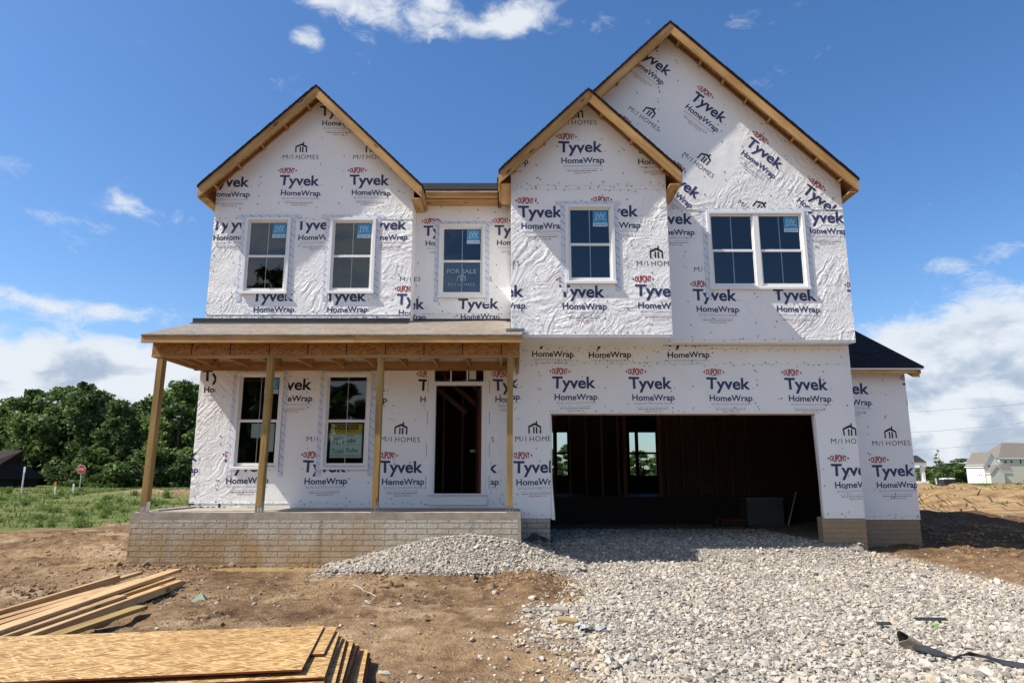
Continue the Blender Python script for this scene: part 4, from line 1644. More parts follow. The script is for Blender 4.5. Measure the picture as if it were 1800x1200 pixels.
PX = [(-6.05, -5.90), (-4.175, -4.045), (-2.275, -2.15), (-0.09, 0.02)]
for i, (a, b) in enumerate(((248, 264), (450, 464), (653.5, 665), (890.5, 902))):
    xa = xed(a, 880, YB + 0.02)
    xa2 = xed((277, 470.5, 664, 892)[i], 640, YB + 0.02)
    x = (xa + xa2) / 2
    mb = MB()
    wdt = 0.095
    lean = Vector(((xa2 - xa) * 0.9, 0, zb0 - 0.042 - ZS - 0.10))
    mb.board((xa, YB + 0.0, ZS + 0.10), lean, (wdt, 0, 0), (0, 0.14, 0), 'treated_wood')
    post = mb.build('porch_post', house)
    mb = MB()
    for sx in (xa - 0.006, xa + wdt + 0.001):
        mb.box(sx, sx + 0.005, YB + 0.01, YB + 0.12, ZS + 0.001, ZS + 0.17, 'steel')
    mb.box(xa - 0.0005, xa + wdt + 0.0005, YB + 0.02, YB + 0.11, ZS + 0.075, ZS + 0.098, 'steel')
    mb.box(xa + 0.035, xa + 0.06, YB + 0.05, YB + 0.08, ZS + 0.001, ZS + 0.0745, 'steel')
    mb.build('post_base', post)

# --- brick patterned foundations of the garage and the low wing
def found(x0, x1, D, ztop, sides=()):
    mb = MB()
    pts = [(x0, D, -1.75), (x1, D, -1.75), (x1, D, ztop), (x0, D, ztop)]
    mb.face(pts, 'brick', [(q[0] + 0.07, q[2]) for q in pts])
    for x, sg, dep in sides:
        pts = [(x, D, -1.75), (x, D + dep, -1.75), (x, D + dep, ztop), (x, D, ztop)]
        if sg < 0:
            pts = pts[::-1]
        mb.face(pts, 'brick', [(q[1], q[2]) for q in pts])
    mb.face([(x0, D, ztop), (x1, D, ztop), (x1, D + 0.2, ztop), (x0, D + 0.2, ztop)], 'concrete')
    mb.build('foundation', house)


found(0.03, gx0 - 0.02, GA + 0.012, zb + 0.015, ((0.03, -1, 0.4), (gx0 - 0.02, 1, 0.2)))
found(xed(1447, 930, GA), XG + 0.02, GA + 0.012, zb + 0.015, ((xed(1447, 930, GA), -1, 0.2), (XG + 0.02, 1, 0.6)))
found(XG + 0.021, XR - 0.01, RW + 0.012, -0.86, ((XR - 0.01, 1, 5.6),))
mb = MB()
pts = [(XL + 0.01, BACK, -1.75), (XL + 0.01, PW, -1.75), (XL + 0.01, PW, -0.70), (XL + 0.01, BACK, -0.70)]
mb.face(pts, 'brick', [(q[1], q[2]) for q in pts])
mb.build('foundation', house)
# wrap turned in round the garage opening and hanging loose at its foot
mb = MB()
rnd = random.Random(3)
rows = []
for i in range(15):
    t = i / 14
    z = gz1 - t * (gz1 - zb)
    w = 0.03 + 0.10 * t + 0.012 * math.sin(9 * t)
    rows.append(((gx1 - 0.004, GA - 0.004, z), (gx1 - 0.5 * w + 0.06 * t, GA + 0.02 + 0.02 * math.sin(7 * t), z), (gx1 - 0.02 + 0.05 * t, GA + 0.13, z)))
for a, b in zip(rows, rows[1:]):
    for k in (0, 1):
        mb.face([a[k], a[k + 1], b[k + 1], b[k]], 'wrap')
mb.build('wrap_flap', house, smooth=True)
mb = MB()
rows = []
for i in range(12):
    t = i / 11
    z = gz1 - 0.02 - t * (gz1 - zb)
    rows.append(((gx0 + 0.004, GA - 0.003, z), (gx0 + 0.02 + 0.04 * t * t + 0.01 * math.sin(8 * t), GA - 0.01, z - 0.01 * t), (gx0 + 0.01, GA + 0.11, z)))
for a, b in zip(rows, rows[1:]):
    for k in (0, 1):
        mb.face([a[k], b[k], b[k + 1], a[k + 1]], 'wrap')
mb.build('wrap_flap', house, smooth=True)
# header timber showing under the wrap
mb = MB()
mb.box(gx0 - 0.1, gx1 + 0.1, GA + 0.012, GA + 0.11, gz1 - 0.022, gz1 - 0.001, 'shaded_wood')
mb.build('garage_header', house)
mb = MB()
mb.box(0.15, XG - 0.101, GA + 0.11, PY, 2.0, 2.04, 'sheath_shaded')
mb.box(XG - 0.10, XR - 0.11, RW + 0.12, PY, 1.95, 1.99, 'sheath_shaded')
mb.build('garage_ceiling', house)
mb = MB()
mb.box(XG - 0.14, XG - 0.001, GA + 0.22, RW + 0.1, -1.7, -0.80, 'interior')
mb.build('stem_wall', house)
mb = MB()
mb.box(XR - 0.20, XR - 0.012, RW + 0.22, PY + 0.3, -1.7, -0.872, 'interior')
mb.build('stem_wall', house)

# ---------------------------------------------------------------- boards behind the window panes
def flat_letters(mb, items, y):
    for ink, tr in items:
        for t in tr:
            n = (t[1][0] - t[0][0]) * (t[2][1] - t[0][1]) - (t[1][1] - t[0][1]) * (t[2][0] - t[0][0])
            q = [(float(a), y, float(b)) for a, b in t]
            mb.face(q if n > 0 else q[::-1], ink)


a = mr_p[0]
y = a[4] + 0.02
mb = MB()
mb.box(a[0] + 0.01, a[1] - 0.01, y, y + 0.006, a[2] + 0.005, a[3] - 0.01, 'sign_teal')
wd = a[1] - a[0]
it = [('white_mark', text2d('FOR SALE', a[0] + 0.09 * wd, a[3] - 0.22, 0.088, 0.80 * wd, 0.015))]
it.append(('white_mark', homes_block(a[0] + 0.13 * wd, a[2] + 0.20, 0.72 * wd)[0][1]))
flat_letters(mb, it, y - 0.002)
tag(mb.build('for_sale_sign', None, (a[0], y, a[2])), 'dark teal FOR SALE sign with white lettering behind the pane over the front door', 'sign')

a = l2_p[0]
y = a[4] + 0.03
mb = MB()
x0, x1 = a[0] + 0.05, a[1] - 0.05
z0, z1 = a[2] + 0.10, a[3] - 0.03
h = z1 - z0
mb.box(x0 - 0.02, x1 + 0.02, y + 0.001, y + 0.006, z0 - 0.015, z1 + 0.012, 'dark_green')
mb.face([(x0, y, z0), (x1, y, z0), (x1, y, z0 + 0.70 * h), (x0, y, z0 + 0.70 * h)], 'card')
mb.face([(x0, y, z0 + 0.70 * h), (x1, y, z0 + 0.70 * h), (x1, y, z1), (x0, y, z1)], 'yellow')
w_ = x1 - x0
mb.face([(x0 + 0.11 * w_, y - 0.001, z0 + 0.84 * h), (x0 + 0.88 * w_, y - 0.001, z0 + 0.84 * h), (x0 + 0.88 * w_, y - 0.001, z0 + 0.98 * h), (x0 + 0.11 * w_, y - 0.001, z0 + 0.98 * h)], 'black')
it = [('yellow', text2d('CAUTION', x0 + 0.15 * w_, z0 + 0.868 * h, 0.083 * h, 0.69 * w_, 0.02)),
      ('black', text2d('LOT', x0 + 0.06 * w_, z0 + 0.645 * h, 0.03 * h, None, 0.01)), ('black', text2d('ADDRESS', x0 + 0.56 * w_, z0 + 0.645 * h, 0.03 * h, None, 0.01)),
      ('black', text2d('7259', x0 + 0.08 * w_, z0 + 0.40 * h, 0.18 * h, 0.36 * w_, 0.0)), ('black', text2d('684', x0 + 0.54 * w_, z0 + 0.44 * h, 0.13 * h, 0.26 * w_, 0.0)),
      ('black', text2d('Todd', x0 + 0.06 * w_, z0 + 0.13 * h, 0.13 * h, 0.36 * w_, 0.0)), ('black', text2d('Fadley', x0 + 0.54 * w_, z0 + 0.16 * h, 0.13 * h, 0.36 * w_, 0.0)),
      ('black', rect2d(x0 + 0.03 * w_, x0 + 0.97 * w_, z0 + 0.055 * h, z0 + 0.068 * h)), ('black', rect2d(x0 + 0.495 * w_, x0 + 0.503 * w_, z0 + 0.1 * h, z0 + 0.68 * h)),
      ('black', rect2d(x0 + 0.50 * w_, x0 + 0.97 * w_, z0 + 0.385 * h, z0 + 0.393 * h)), ('black', rect2d(x0 + 0.20 * w_, x0 + 0.80 * w_, z0 + 0.775 * h, z0 + 0.787 * h)), ('black', rect2d(x0 + 0.3 * w_, x0 + 0.70 * w_, z0 + 0.805 * h, z0 + 0.815 * h))]
flat_letters(mb, it, y - 0.002)
tag(mb.build('caution_sign', None, (x0, y, z0)), 'yellow and pale green CAUTION placard with handwritten lot number behind a porch window', 'sign')
a = l1_p[0]
y = a[4] + 0.04
for i, (fx0, fx1, fz0, fz1) in enumerate(((0.30, 0.62, 0.62, 0.97), (0.62, 0.93, 0.28, 0.97))):
    mb = MB()
    X = lambda f: a[0] + f * (a[1] - a[0])
    Z = lambda f: a[2] + f * (a[3] - a[2])
    mb.face([(X(fx0), y + 0.004 * i, Z(fz0)), (X(fx1), y + 0.004 * i, Z(fz0)), (X(fx1), y + 0.004 * i, Z(fz1)), (X(fx0), y + 0.004 * i, Z(fz1))], 'card')
    for k in range(5):
        zz = Z(fz1) - 0.05 - 0.045 * k
        mb.face([(X(fx0) + 0.02, y + 0.004 * i - 0.001, zz), (X(fx1) - 0.03, y + 0.004 * i - 0.001, zz), (X(fx1) - 0.03, y + 0.004 * i - 0.001, zz + 0.006), (X(fx0) + 0.02, y + 0.004 * i - 0.001, zz + 0.006)], 'grey')
    tag(mb.build('permit_paper', None, (X(fx0), y, Z(fz0))),
        ('shorter pale permit paper taped inside the porch window nearest the open end', 'taller pale permit paper inside the porch window beside the second post')[i], 'paper')

# ================================================================ ground
def vnoise(x, y, seed=0):
    xi, yi = np.floor(x).astype(np.int64), np.floor(y).astype(np.int64)
    xf, yf = x - xi, y - yi
    u, v = xf * xf * (3 - 2 * xf), yf * yf * (3 - 2 * yf)

    def hsh(a, b):
        n = (a * 374761393 + b * 668265263 + seed * 1442695041) & 0xffffffff
        n = ((n ^ (n >> 13)) * 1274126177) & 0xffffffff
        return ((n ^ (n >> 16)) & 0xffff) / 65535.0
    return (hsh(xi, yi) * (1 - u) + hsh(xi + 1, yi) * u) * (1 - v) + (hsh(xi, yi + 1) * (1 - u) + hsh(xi + 1, yi + 1) * u) * v


def fbm(x, y, f, oct=4, seed=0, gain=0.5):
    s, a, n = 0.0, 1.0, 0.0
    for o in range(oct):
        s = s + a * vnoise(x * f + 17.3 * o, y * f - 9.1 * o, seed + o)
        n += a
        a *= gain
        f *= 2.03
    return s / n


def sst(x, a, b):
    t = np.clip((x - a) / (b - a), 0, 1)
    return t * t * (3 - 2 * t)


# left edge of the gravel drive at distance y, right edge likewise
LY = [4.6, 5.75, 6.5, 7.2, 7.8, 8.6, 9.4, 10.2, 10.9, 11.6, 12.4]
LX = [0.50, 0.80, 0.52, 0.44, 0.45, 0.74, 0.88, 0.80, 0.66, 0.22, 0.16]
RY = [4.6, 7.0, 9.0, 10.5, 12.3, 12.6]
RX = [8.2, 7.2, 6.75, 6.55, 6.32, 6.2]


def drive_mask(x, y):
    w = (fbm(x, y, 1.6, 3, 5) - 0.5) * 0.9
    l = x - np.interp(y, LY, LX) + w
    r = np.interp(y, RY, RX) - x + w * 0.25
    return np.minimum(l, r)


def mound_h(x, y):
    """the heap of gravel leaning on the porch foundation"""
    px = np.interp(x, [-3.0, -2.45, -1.9, -1.35, -0.65, 0.0, 0.35, 0.8, 1.2], [0, 0.12, 0.265, 0.41, 0.48, 0.40, 0.27, 0.11, 0.0])
    toe = 10.42 + 0.10 * np.sin(x * 2.3)
    return px * np.clip((y - toe + 0.12) / (11.2 - toe), 0, 1.0)


PUDDLES = [(-3.75, 10.90, 0.85, 0.24), (-6.75, 11.30, 0.55, 0.32)]
PUDDLE_Z = -1.472


def gh(x, y):
    x = np.asarray(x, float)
    y = np.asarray(y, float)
    z = np.full(np.broadcast(x, y).shape, -1.50)
    z = z + 0.07 * sst(y, 9.6, 11.1) * (1 - sst(y, 22, 40))
    z = z + (fbm(x, y, 0.35, 3, 1) - 0.5) * 0.12
    rut = sst(-x, 5.5, 8.0) * sst(y, 9.5, 11.0) * (1 - sst(y, 15.0, 17.0))
    z = z + rut * 0.055 * np.sin((y - 0.12 * x) * 6.5 + 3.0 * fbm(x, y, 0.5, 2, 91)) * (0.4 + fbm(x, y, 0.7, 2, 92))
    near = 1 - sst(np.abs(y - 9), 6, 26)
    z = z + near * ((fbm(x, y, 1.4, 4, 2) - 0.5) * 0.12 + (fbm(x, y, 5.0, 4, 3) - 0.5) * 0.075)
    dm = drive_mask(x, y)
    on = sst(dm, -0.25, 0.35) * (1 - sst(y, 12.9, 13.2))
    dz = np.interp(y, [5, 7.5, 9, 10, 11, 11.6, 12.0, 12.3, 13], [-1.515, -1.515, -1.51, -1.50, -1.49, -1.455, -1.355, -1.27, -1.25])
    dz = dz - 0.10 * sst(x, 5.4, 6.6) * sst(y, 11.0, 12.2) + (fbm(x, y, 0.9, 2, 8) - 0.5) * 0.05
    inside = (((x > 0.15) & (x < 6.2)) | ((x > 6.1) & (x < 7.6) & (y > 13.2))) & (y > 12.3) & (y < 17.5)
    z = z * (1 - on) + dz * on
    z = np.where(inside, -1.245 + (fbm(x, y, 5, 2, 4) - 0.5) * 0.02, z)
    z = np.maximum(z, -1.46 + mound_h(x, y) - 3.0 * (mound_h(x, y) < 0.012))
    # hump of dirt between heap and drive
    z = z + 0.13 * np.exp(-(((x - 0.38) / 0.32) ** 2 + ((y - 9.75) / 0.65) ** 2))
    # wheel-thrown ridges of soil right of the drive
    rr = sst(x, 6.6, 7.4) * (1 - sst(y, 16, 20)) * sst(y, 8, 9.5)
    z = z + rr * (0.02 + 0.26 * (fbm(x, y, 1.0, 4, 21) - 0.45))
    bank = sst(x, 7.8, 9.0) * (1 - sst(x, 17, 22)) * sst(y, 13.4, 17.2) * (1 - sst(y, 17.6, 19.0))
    z = z + bank * (0.40 + 0.34 * (fbm(x, y, 0.55, 4, 27) - 0.5) + 0.22 * (fbm(x, y, 2.2, 3, 28) - 0.5))
    for cx, cy, rx, ry in PUDDLES:
        m = 1 - sst(((x - cx) / rx) ** 2 + ((y - cy) / ry) ** 2, 0.55, 1.7)
        z = z * (1 - m) + (-1.515) * m
        q = ((x - cx) / rx) ** 2 + ((y - cy) / ry) ** 2
        z = np.where((q > 1.3) & (q < 4.0), np.maximum(z, PUDDLE_Z + 0.012), z)
    # bank of bare soil in the left field
    bk = np.exp(-((y - 40) / 2.2) ** 2) * sst(x, -27, -22) * (1 - sst(x, -14, -9))
    z = z + bk * (0.45 + 0.5 * (fbm(x, y, 0.8, 3, 13) - 0.5))
    # tracked field at the right
    tr = sst(x, 14, 20) * sst(y, 26, 34) * (1 - sst(y, 70, 90))
    z = z + tr * (0.55 * np.abs(np.sin((x * 0.75 + y * 0.75) + 2.5 * fbm(x, y, 0.25, 2, 31))) * (0.5 + fbm(x, y, 0.6, 2, 33)) - 0.1)
    # the far ground falls away a little at the right, rises at the left
    z = z - 0.011 * np.maximum(0, y - 62) * sst(x, 20, 60) * (1 - 0.6 * sst(y, 300, 900))
    return z


def grow(a, b, step, ratio):
    out, x = [], a
    while x < b:
        out.append(x)
        step *= ratio
        x += step
    return out


xs = np.array(sorted(set([-v for v in grow(9.0, 1500, 0.06, 1.055)] + list(np.arange(-8.96, 9.0, 0.042)) + grow(9.0, 1500, 0.06, 1.055))))
ys = np.array([-400, -150, -60, -25, -10, -4, 0, 1.5, 2.6, 3.4] + list(np.arange(4.0, 13.6, 0.042)) + grow(13.6, 2200, 0.05, 1.045))
GX, GY = np.meshgrid(xs, ys)
GZ_ = gh(GX, GY)
nx, ny = len(xs), len(ys)
idx = np.arange(nx * ny).reshape(ny, nx)
quads = np.stack([idx[:-1, :-1], idx[:-1, 1:], idx[1:, 1:], idx[1:, :-1]], -1).reshape(-1)


def grass_mask(x, y):
    n = fbm(x, y, 0.30, 4, 41)
    left = sst(-x - 10.6 + (n - 0.5) * 4.0 + 0.02 * (y - 16), 0, 2.2) * sst(y + (n - 0.5) * 5, 14.6, 17.0)
    bare = np.exp(-((y - 40) / 1.5) ** 2) * sst(x, -26, -22) * (1 - sst(x, -12, -8))
    left = left * (1 - bare) * (1 - 0.85 * sst(fbm(x, y, 0.22, 3, 43), 0.60, 0.72))
    far = sst(y, 86, 98) * sst(x, 6, 16)
    behind = sst(y, 24, 30) * (1 - sst(np.abs(x), 10, 16))
    return np.clip(np.maximum(np.maximum(left, far), behind), 0, 1)


straw = sst(GX, 10.5, 13) * sst(GY, 19, 26) * (1 - sst(GY, 86, 96))
dmask = np.clip(sst(drive_mask(GX, GY), -0.35, 0.2) * (GY < 12.6) * (GY > 2) + sst(mound_h(GX, GY), 0.0, 0.04) + ((GX > 0.1) & ((GX < 6.3) | ((GX < 7.6) & (GY > 13.2))) & (GY > 12.3) & (GY < 17.5)), 0, 1)
wet = np.exp(-(((GX + 3.9) / 1.3) ** 2 + ((GY - 10.95) / 0.30) ** 2))

g = Mat('bare_ground', (0.28, 0.19, 0.11), 0.95, 0.1)
p = g.pos()
at = lambda n: g.n('ShaderNodeAttribute', attribute_name=n).outputs['Fac']
n1, n2, n3 = g.noise(p, 0.55, 5, 0.6), g.noise(p, 5.5, 6, 0.66), g.noise(p, 38, 4, 0.65)
dirt = g.ramp(g.math('ADD', g.math('MULTIPLY', n1, 0.50), g.math('MULTIPLY', n2, 0.50)),
              [(0.39, (0.105, 0.062, 0.033)), (0.50, (0.235, 0.152, 0.083)), (0.61, (0.345, 0.238, 0.135)), (0.72, (0.41, 0.305, 0.19))])
dirt = g.mix(g.smooth(n3, 0.42, 0.72, 0.0, 0.5), dirt, (0.17, 0.105, 0.06))
pale = g.noise(p, 1.1, 3, 0.6)
dirt = g.mix(g.smooth(pale, 0.52, 0.72, 0, 0.6), dirt, (0.44, 0.34, 0.225))
dark = g.n('ShaderNodeAttribute', attribute_name='wet').outputs['Fac']
dirt = g.mix(g.math('MULTIPLY', dark, 0.75), dirt, (0.115, 0.068, 0.036))
soil = g.n('ShaderNodeAttribute', attribute_name='soil').outputs['Fac']
dirt = g.mix(g.math('MULTIPLY', soil, 0.8), dirt, g.mix(n2, (0.042, 0.024, 0.014), (0.12, 0.066, 0.033)))
sand = g.ramp(g.noise(g.map(p, (0.35, 1.6, 1), (0, 0, R(-18))), 1.3, 5, 0.6), [(0.35, (0.18, 0.105, 0.048)), (0.5, (0.32, 0.21, 0.10)), (0.68, (0.40, 0.285, 0.15))])
col = g.mix(at('straw'), dirt, sand)
turf = g.ramp(g.noise(p, 1.3, 6, 0.7), [(0.34, (0.24, 0.17, 0.085)), (0.48, (0.13, 0.15, 0.045)), (0.65, (0.085, 0.135, 0.032))])
col = g.mix(g.smooth(g.math('ADD', at('grass'), g.math('MULTIPLY', g.math('SUBTRACT', n2, 0.5), 0.8)), 0.35, 0.65), col, turf)
col = g.mix(at('drive'), col, g.ramp(g.noise(p, 26, 4, 0.6), [(0.3, (0.20, 0.17, 0.135)), (0.7, (0.42, 0.39, 0.34))]))
g.color(col)
h = g.math('ADD', g.math('MULTIPLY', n2, 0.085), g.math('MULTIPLY', n3, 0.030))
h = g.math('ADD', h, g.math('MULTIPLY', g.noise(p, 130, 3, 0.6), 0.004))
# tread marks left by tracked machines in the sandy field
wv = g.n('ShaderNodeTexNoise', Scale=1.0, Detail=1.0, Distortion=0.6)
g.l(g.turn(p, (2.6, 0.30, 1.0), (0, 0, R(-24))), wv.inputs['Vector'])
tread = g.math('MULTIPLY', g.smooth(wv.outputs['Fac'], 0.40, 0.60), g.smooth(g.noise(p, 0.09, 2), 0.38, 0.52))
h = g.math('ADD', h, g.math('MULTIPLY', g.math('MULTIPLY', tread, at('straw')), 0.17))
g.bump(h, 1.0, 0.9)
M['ground'] = g.m
soilm = sst(GX, 6.3, 7.2) * sst(GY, 11.0, 13.5) * (1 - sst(GY, 20, 27)) * (1 - sst(GX, 22, 30))
me = raw_mesh('ground', np.stack([GX, GY, GZ_], -1).reshape(-1, 3), quads, 4, M['ground'],
              {'grass': grass_mask(GX, GY).ravel(), 'straw': straw.ravel(), 'drive': dmask.ravel(), 'wet': wet.ravel(), 'soil': soilm.ravel()}, None, True)
tag(link('ground', me), kind='structure')

# puddles of muddy water
g = Mat('muddy_water', (0.36, 0.25, 0.105), 0.08, 0.4)
M['water'] = g.m
for cx, cy, rx, ry in PUDDLES:
    mb = MB()
    n = 40
    mb.face([(cx + 1.32 * rx * math.cos(2 * math.pi * k / n), min(cy + 1.32 * ry * math.sin(2 * math.pi * k / n), 11.195 if cx > -6.2 else 99), PUDDLE_Z) for k in range(n)], 'water')
    tag(mb.build('puddle'), kind='structure')

# ---------------------------------------------------------------- stones
def icosphere():
    bm = bmesh.new()
    bmesh.ops.create_icosphere(bm, subdivisions=1, radius=1.0)
    v = np.array([q.co[:] for q in bm.verts])
    f = np.array([[q.index for q in x.verts] for x in bm.faces])
    bm.free()
    return v, f


IV, IF = icosphere()
SHAPES = []
for _ in range(48):
    v = IV.copy()
    for _k in range(7):     # cut flat facets so that the stones look crushed
        n = rng.normal(size=3)
        n /= np.linalg.norm(n)
        d = rng.uniform(0.35, 0.72)
        t = v @ n
        v = v - np.outer(np.maximum(t - d, 0), n)
    v += rng.normal(scale=0.07, size=v.shape)
    v *= np.array([rng.uniform(0.8, 1.25), rng.uniform(0.65, 1.05), rng.uniform(0.45, 0.85)])
    SHAPES.append(v)
SHAPES = np.array(SHAPES)


def stones(px, py, pz, size, tone):
    """numpy mesh of many stones; size = half extent"""
    n = len(px)
    sh = SHAPES[rng.integers(0, len(SHAPES), n)]
    a = rng.uniform(0, 2 * math.pi, n)
    t = rng.normal(0, 0.45, n)
    ca, sa, ct, st = np.cos(a), np.sin(a), np.cos(t), np.sin(t)
    x, y, z = sh[:, :, 0], sh[:, :, 1], sh[:, :, 2]
    y, z = y * ct[:, None] - z * st[:, None], y * st[:, None] + z * ct[:, None]
    x, y = x * ca[:, None] - y * sa[:, None], x * sa[:, None] + y * ca[:, None]
    V = np.stack([x, y, z], -1) * size[:, None, None] + np.stack([px, py, pz], -1)[:, None, :]
    F = IF[None] + (np.arange(n) * len(IV))[:, None, None]
    return V.reshape(-1, 3), F.reshape(-1), np.repeat(tone, len(IV))


g = Mat('crushed_limestone', (0.45, 0.42, 0.38), 0.9, 0.2)
tone = g.n('ShaderNodeAttribute', attribute_name='tone').outputs['Fac']
p = g.pos()
col = g.ramp(tone, [(0.0, (0.10, 0.09, 0.08)), (0.06, (0.18, 0.165, 0.145)), (0.25, (0.29, 0.265, 0.23)), (0.5, (0.415, 0.375, 0.31)), (0.74, (0.49, 0.452, 0.39)),
                    (0.88, (0.47, 0.375, 0.255)), (0.94, (0.58, 0.55, 0.49)), (0.985, (0.64, 0.61, 0.56)), (1.0, (0.30, 0.17, 0.09))])
col = g.mix(g.smooth(g.noise(p, 45, 4, 0.65), 0.35, 0.7, 0, 0.35), col, (0.30, 0.26, 0.21))
g.color(col)
g.bump(g.noise(p, 90, 3, 0.6), 0.004, 0.8)
M['stone'] = g.m
g = Mat('dirt_clod', (0.26, 0.17, 0.10), 0.95, 0.1)
p = g.pos()
g.color(g.ramp(g.noise(p, 9, 4, 0.6), [(0.3, (0.11, 0.063, 0.033)), (0.7, (0.34, 0.23, 0.13))]))
M['clod'] = g.m


def sample(n, x0, x1, y0, y1, dens):
    """points with density falling with distance, kept with probability dens(x, y)"""
    x = rng.uniform(x0, x1, n)
    u = rng.uniform(0, 1, n)
    y = y0 * (y1 / y0) ** u
    k = rng.uniform(0, 1, n) < dens(x, y)
    return x[k], y[k]


def sizes(n, med, sig, lo, hi):
    return np.clip(med * np.exp(rng.normal(0, sig, n)), lo, hi)


def cover(x, y):
    d = drive_mask(x, y)
    a = np.where(d > 0, 1.0, np.exp(d / 0.16) * 0.75)
    # right edge is sharp
    a = np.where(np.interp(y, RY, RX) - x < -0.15, 0.03 * np.exp((np.interp(y, RY, RX) - x) / 0.5), a)
    a = np.where((y > 12.33), np.where((x > gx0 + 0.02) & (x < gx1 + 0.03) & (y < 15.5), 0.8, 0), a)
    a = np.where((x < 0.16) & (y > 11.18), 0, a)
    return a


# in view only: the wedge of ground the camera sees, and a bit more at its sides
inview = lambda x, y: (np.abs(x) < 0.90 * y + 2.2)
x, y = sample(185000, -0.9, 8.4, 4.6, 15.5, lambda x, y: cover(x, y) * inview(x, y) * (0.62 + 0.38 * (fbm(x, y, 1.2, 2, 77) > 0.42)))
s = sizes(len(x), 0.0148, 0.52, 0.006, 0.062)
z = gh(x, y) + s * 0.25
tn = np.clip(rng.beta(1.5, 1.6, len(x)), 0, 1)
edge = drive_mask(x, y)
tn = np.where(rng.uniform(0, 1, len(x)) < 0.45 * np.exp(-np.maximum(edge, 0) / 0.25), 0.87 + 0.03 * rng.uniform(0, 1, len(x)), tn)
V, F, T = stones(x, y, z, s, tn)
tag(link('gravel_drive', raw_mesh('gravel_drive', V, F, 3, M['stone'], {'tone': T})), kind='stuff')
N_DRIVE = len(x)
x, y = sample(16000, -3.2, 1.1, 10.15, 11.18, lambda x, y: sst(mound_h(x, y), -0.001, 0.02) * 0.95 + 0.10 * np.exp(-np.abs(y - 10.4) / 0.2) * (x > -3.1))
s = sizes(len(x), 0.019, 0.38, 0.008, 0.055)
z = gh(x, y) + s * 0.3
V, F, T = stones(x, y, z, s, np.clip(rng.beta(1.9, 1.6, len(x)) * 0.86, 0, 1))
tag(link('gravel_heap', raw_mesh('gravel_heap', V, F, 3, M['stone'], {'tone': T})), kind='stuff')

# grit, chips and clods lying on the dirt
def dirt_dens(x, y):
    d = (drive_mask(x, y) < -0.05) | (x > 6.9)
    d = d & ~((y > 11.15) & (x > -6.2) & (x < 7.75)) & (mound_h(x, y) < 0.01)
    return d * inview(x, y) * (0.15 + 0.85 * sst(fbm(x, y, 0.8, 3, 61), 0.42, 0.62)) * (1 - grass_mask(x, y))


x, y = sample(24000, -11, 11, 4.5, 15, lambda x, y: dirt_dens(x, y) * (0.35 + 0.9 * np.exp(-np.abs(x - 0.2) / 1.6)))
s = sizes(len(x), 0.0095, 0.55, 0.004, 0.035)
V, F, T = stones(x, y, gh(x, y) + s * 0.15, s, np.clip(rng.beta(1.7, 1.4, len(x)) * 0.9 + 0.08, 0, 1))
tag(link('scattered_chips', raw_mesh('scattered_chips', V, F, 3, M['stone'], {'tone': T})), kind='stuff')
x, y = sample(80000, -12, 12, 4.5, 17, lambda x, y: dirt_dens(x, y))
s = sizes(len(x), 0.0115, 0.65, 0.004, 0.05) * (1 + 1.3 * sst(fbm(x, y, 1.1, 3, 66), 0.50, 0.64))
V, F, T = stones(x, y, gh(x, y) - s * 0.1, s, np.zeros(len(x)))
tag(link('dirt_crumbs', raw_mesh('dirt_crumbs', V, F, 3, M['clod'])), kind='stuff')
# crumbled soil along the foot of the foundation and on the ridges at the right
x = np.concatenate([rng.uniform(-6.3, -2.2, 900), rng.uniform(7.0, 12.5, 1500)])
y = np.concatenate([11.17 - np.abs(rng.normal(0, 0.16, 900)), rng.uniform(10.5, 17, 1500)])
k = ~((x > 6) & (x < 7.8) & (y > 12.9))
x, y = x[k], y[k]
s = sizes(len(x), 0.024, 0.55, 0.006, 0.09)
V, F, T = stones(x, y, gh(x, y) - s * 0.05, s, np.zeros(len(x)))
tag(link('loose_soil', raw_mesh('loose_soil', V, F, 3, M['clod'])), kind='stuff')

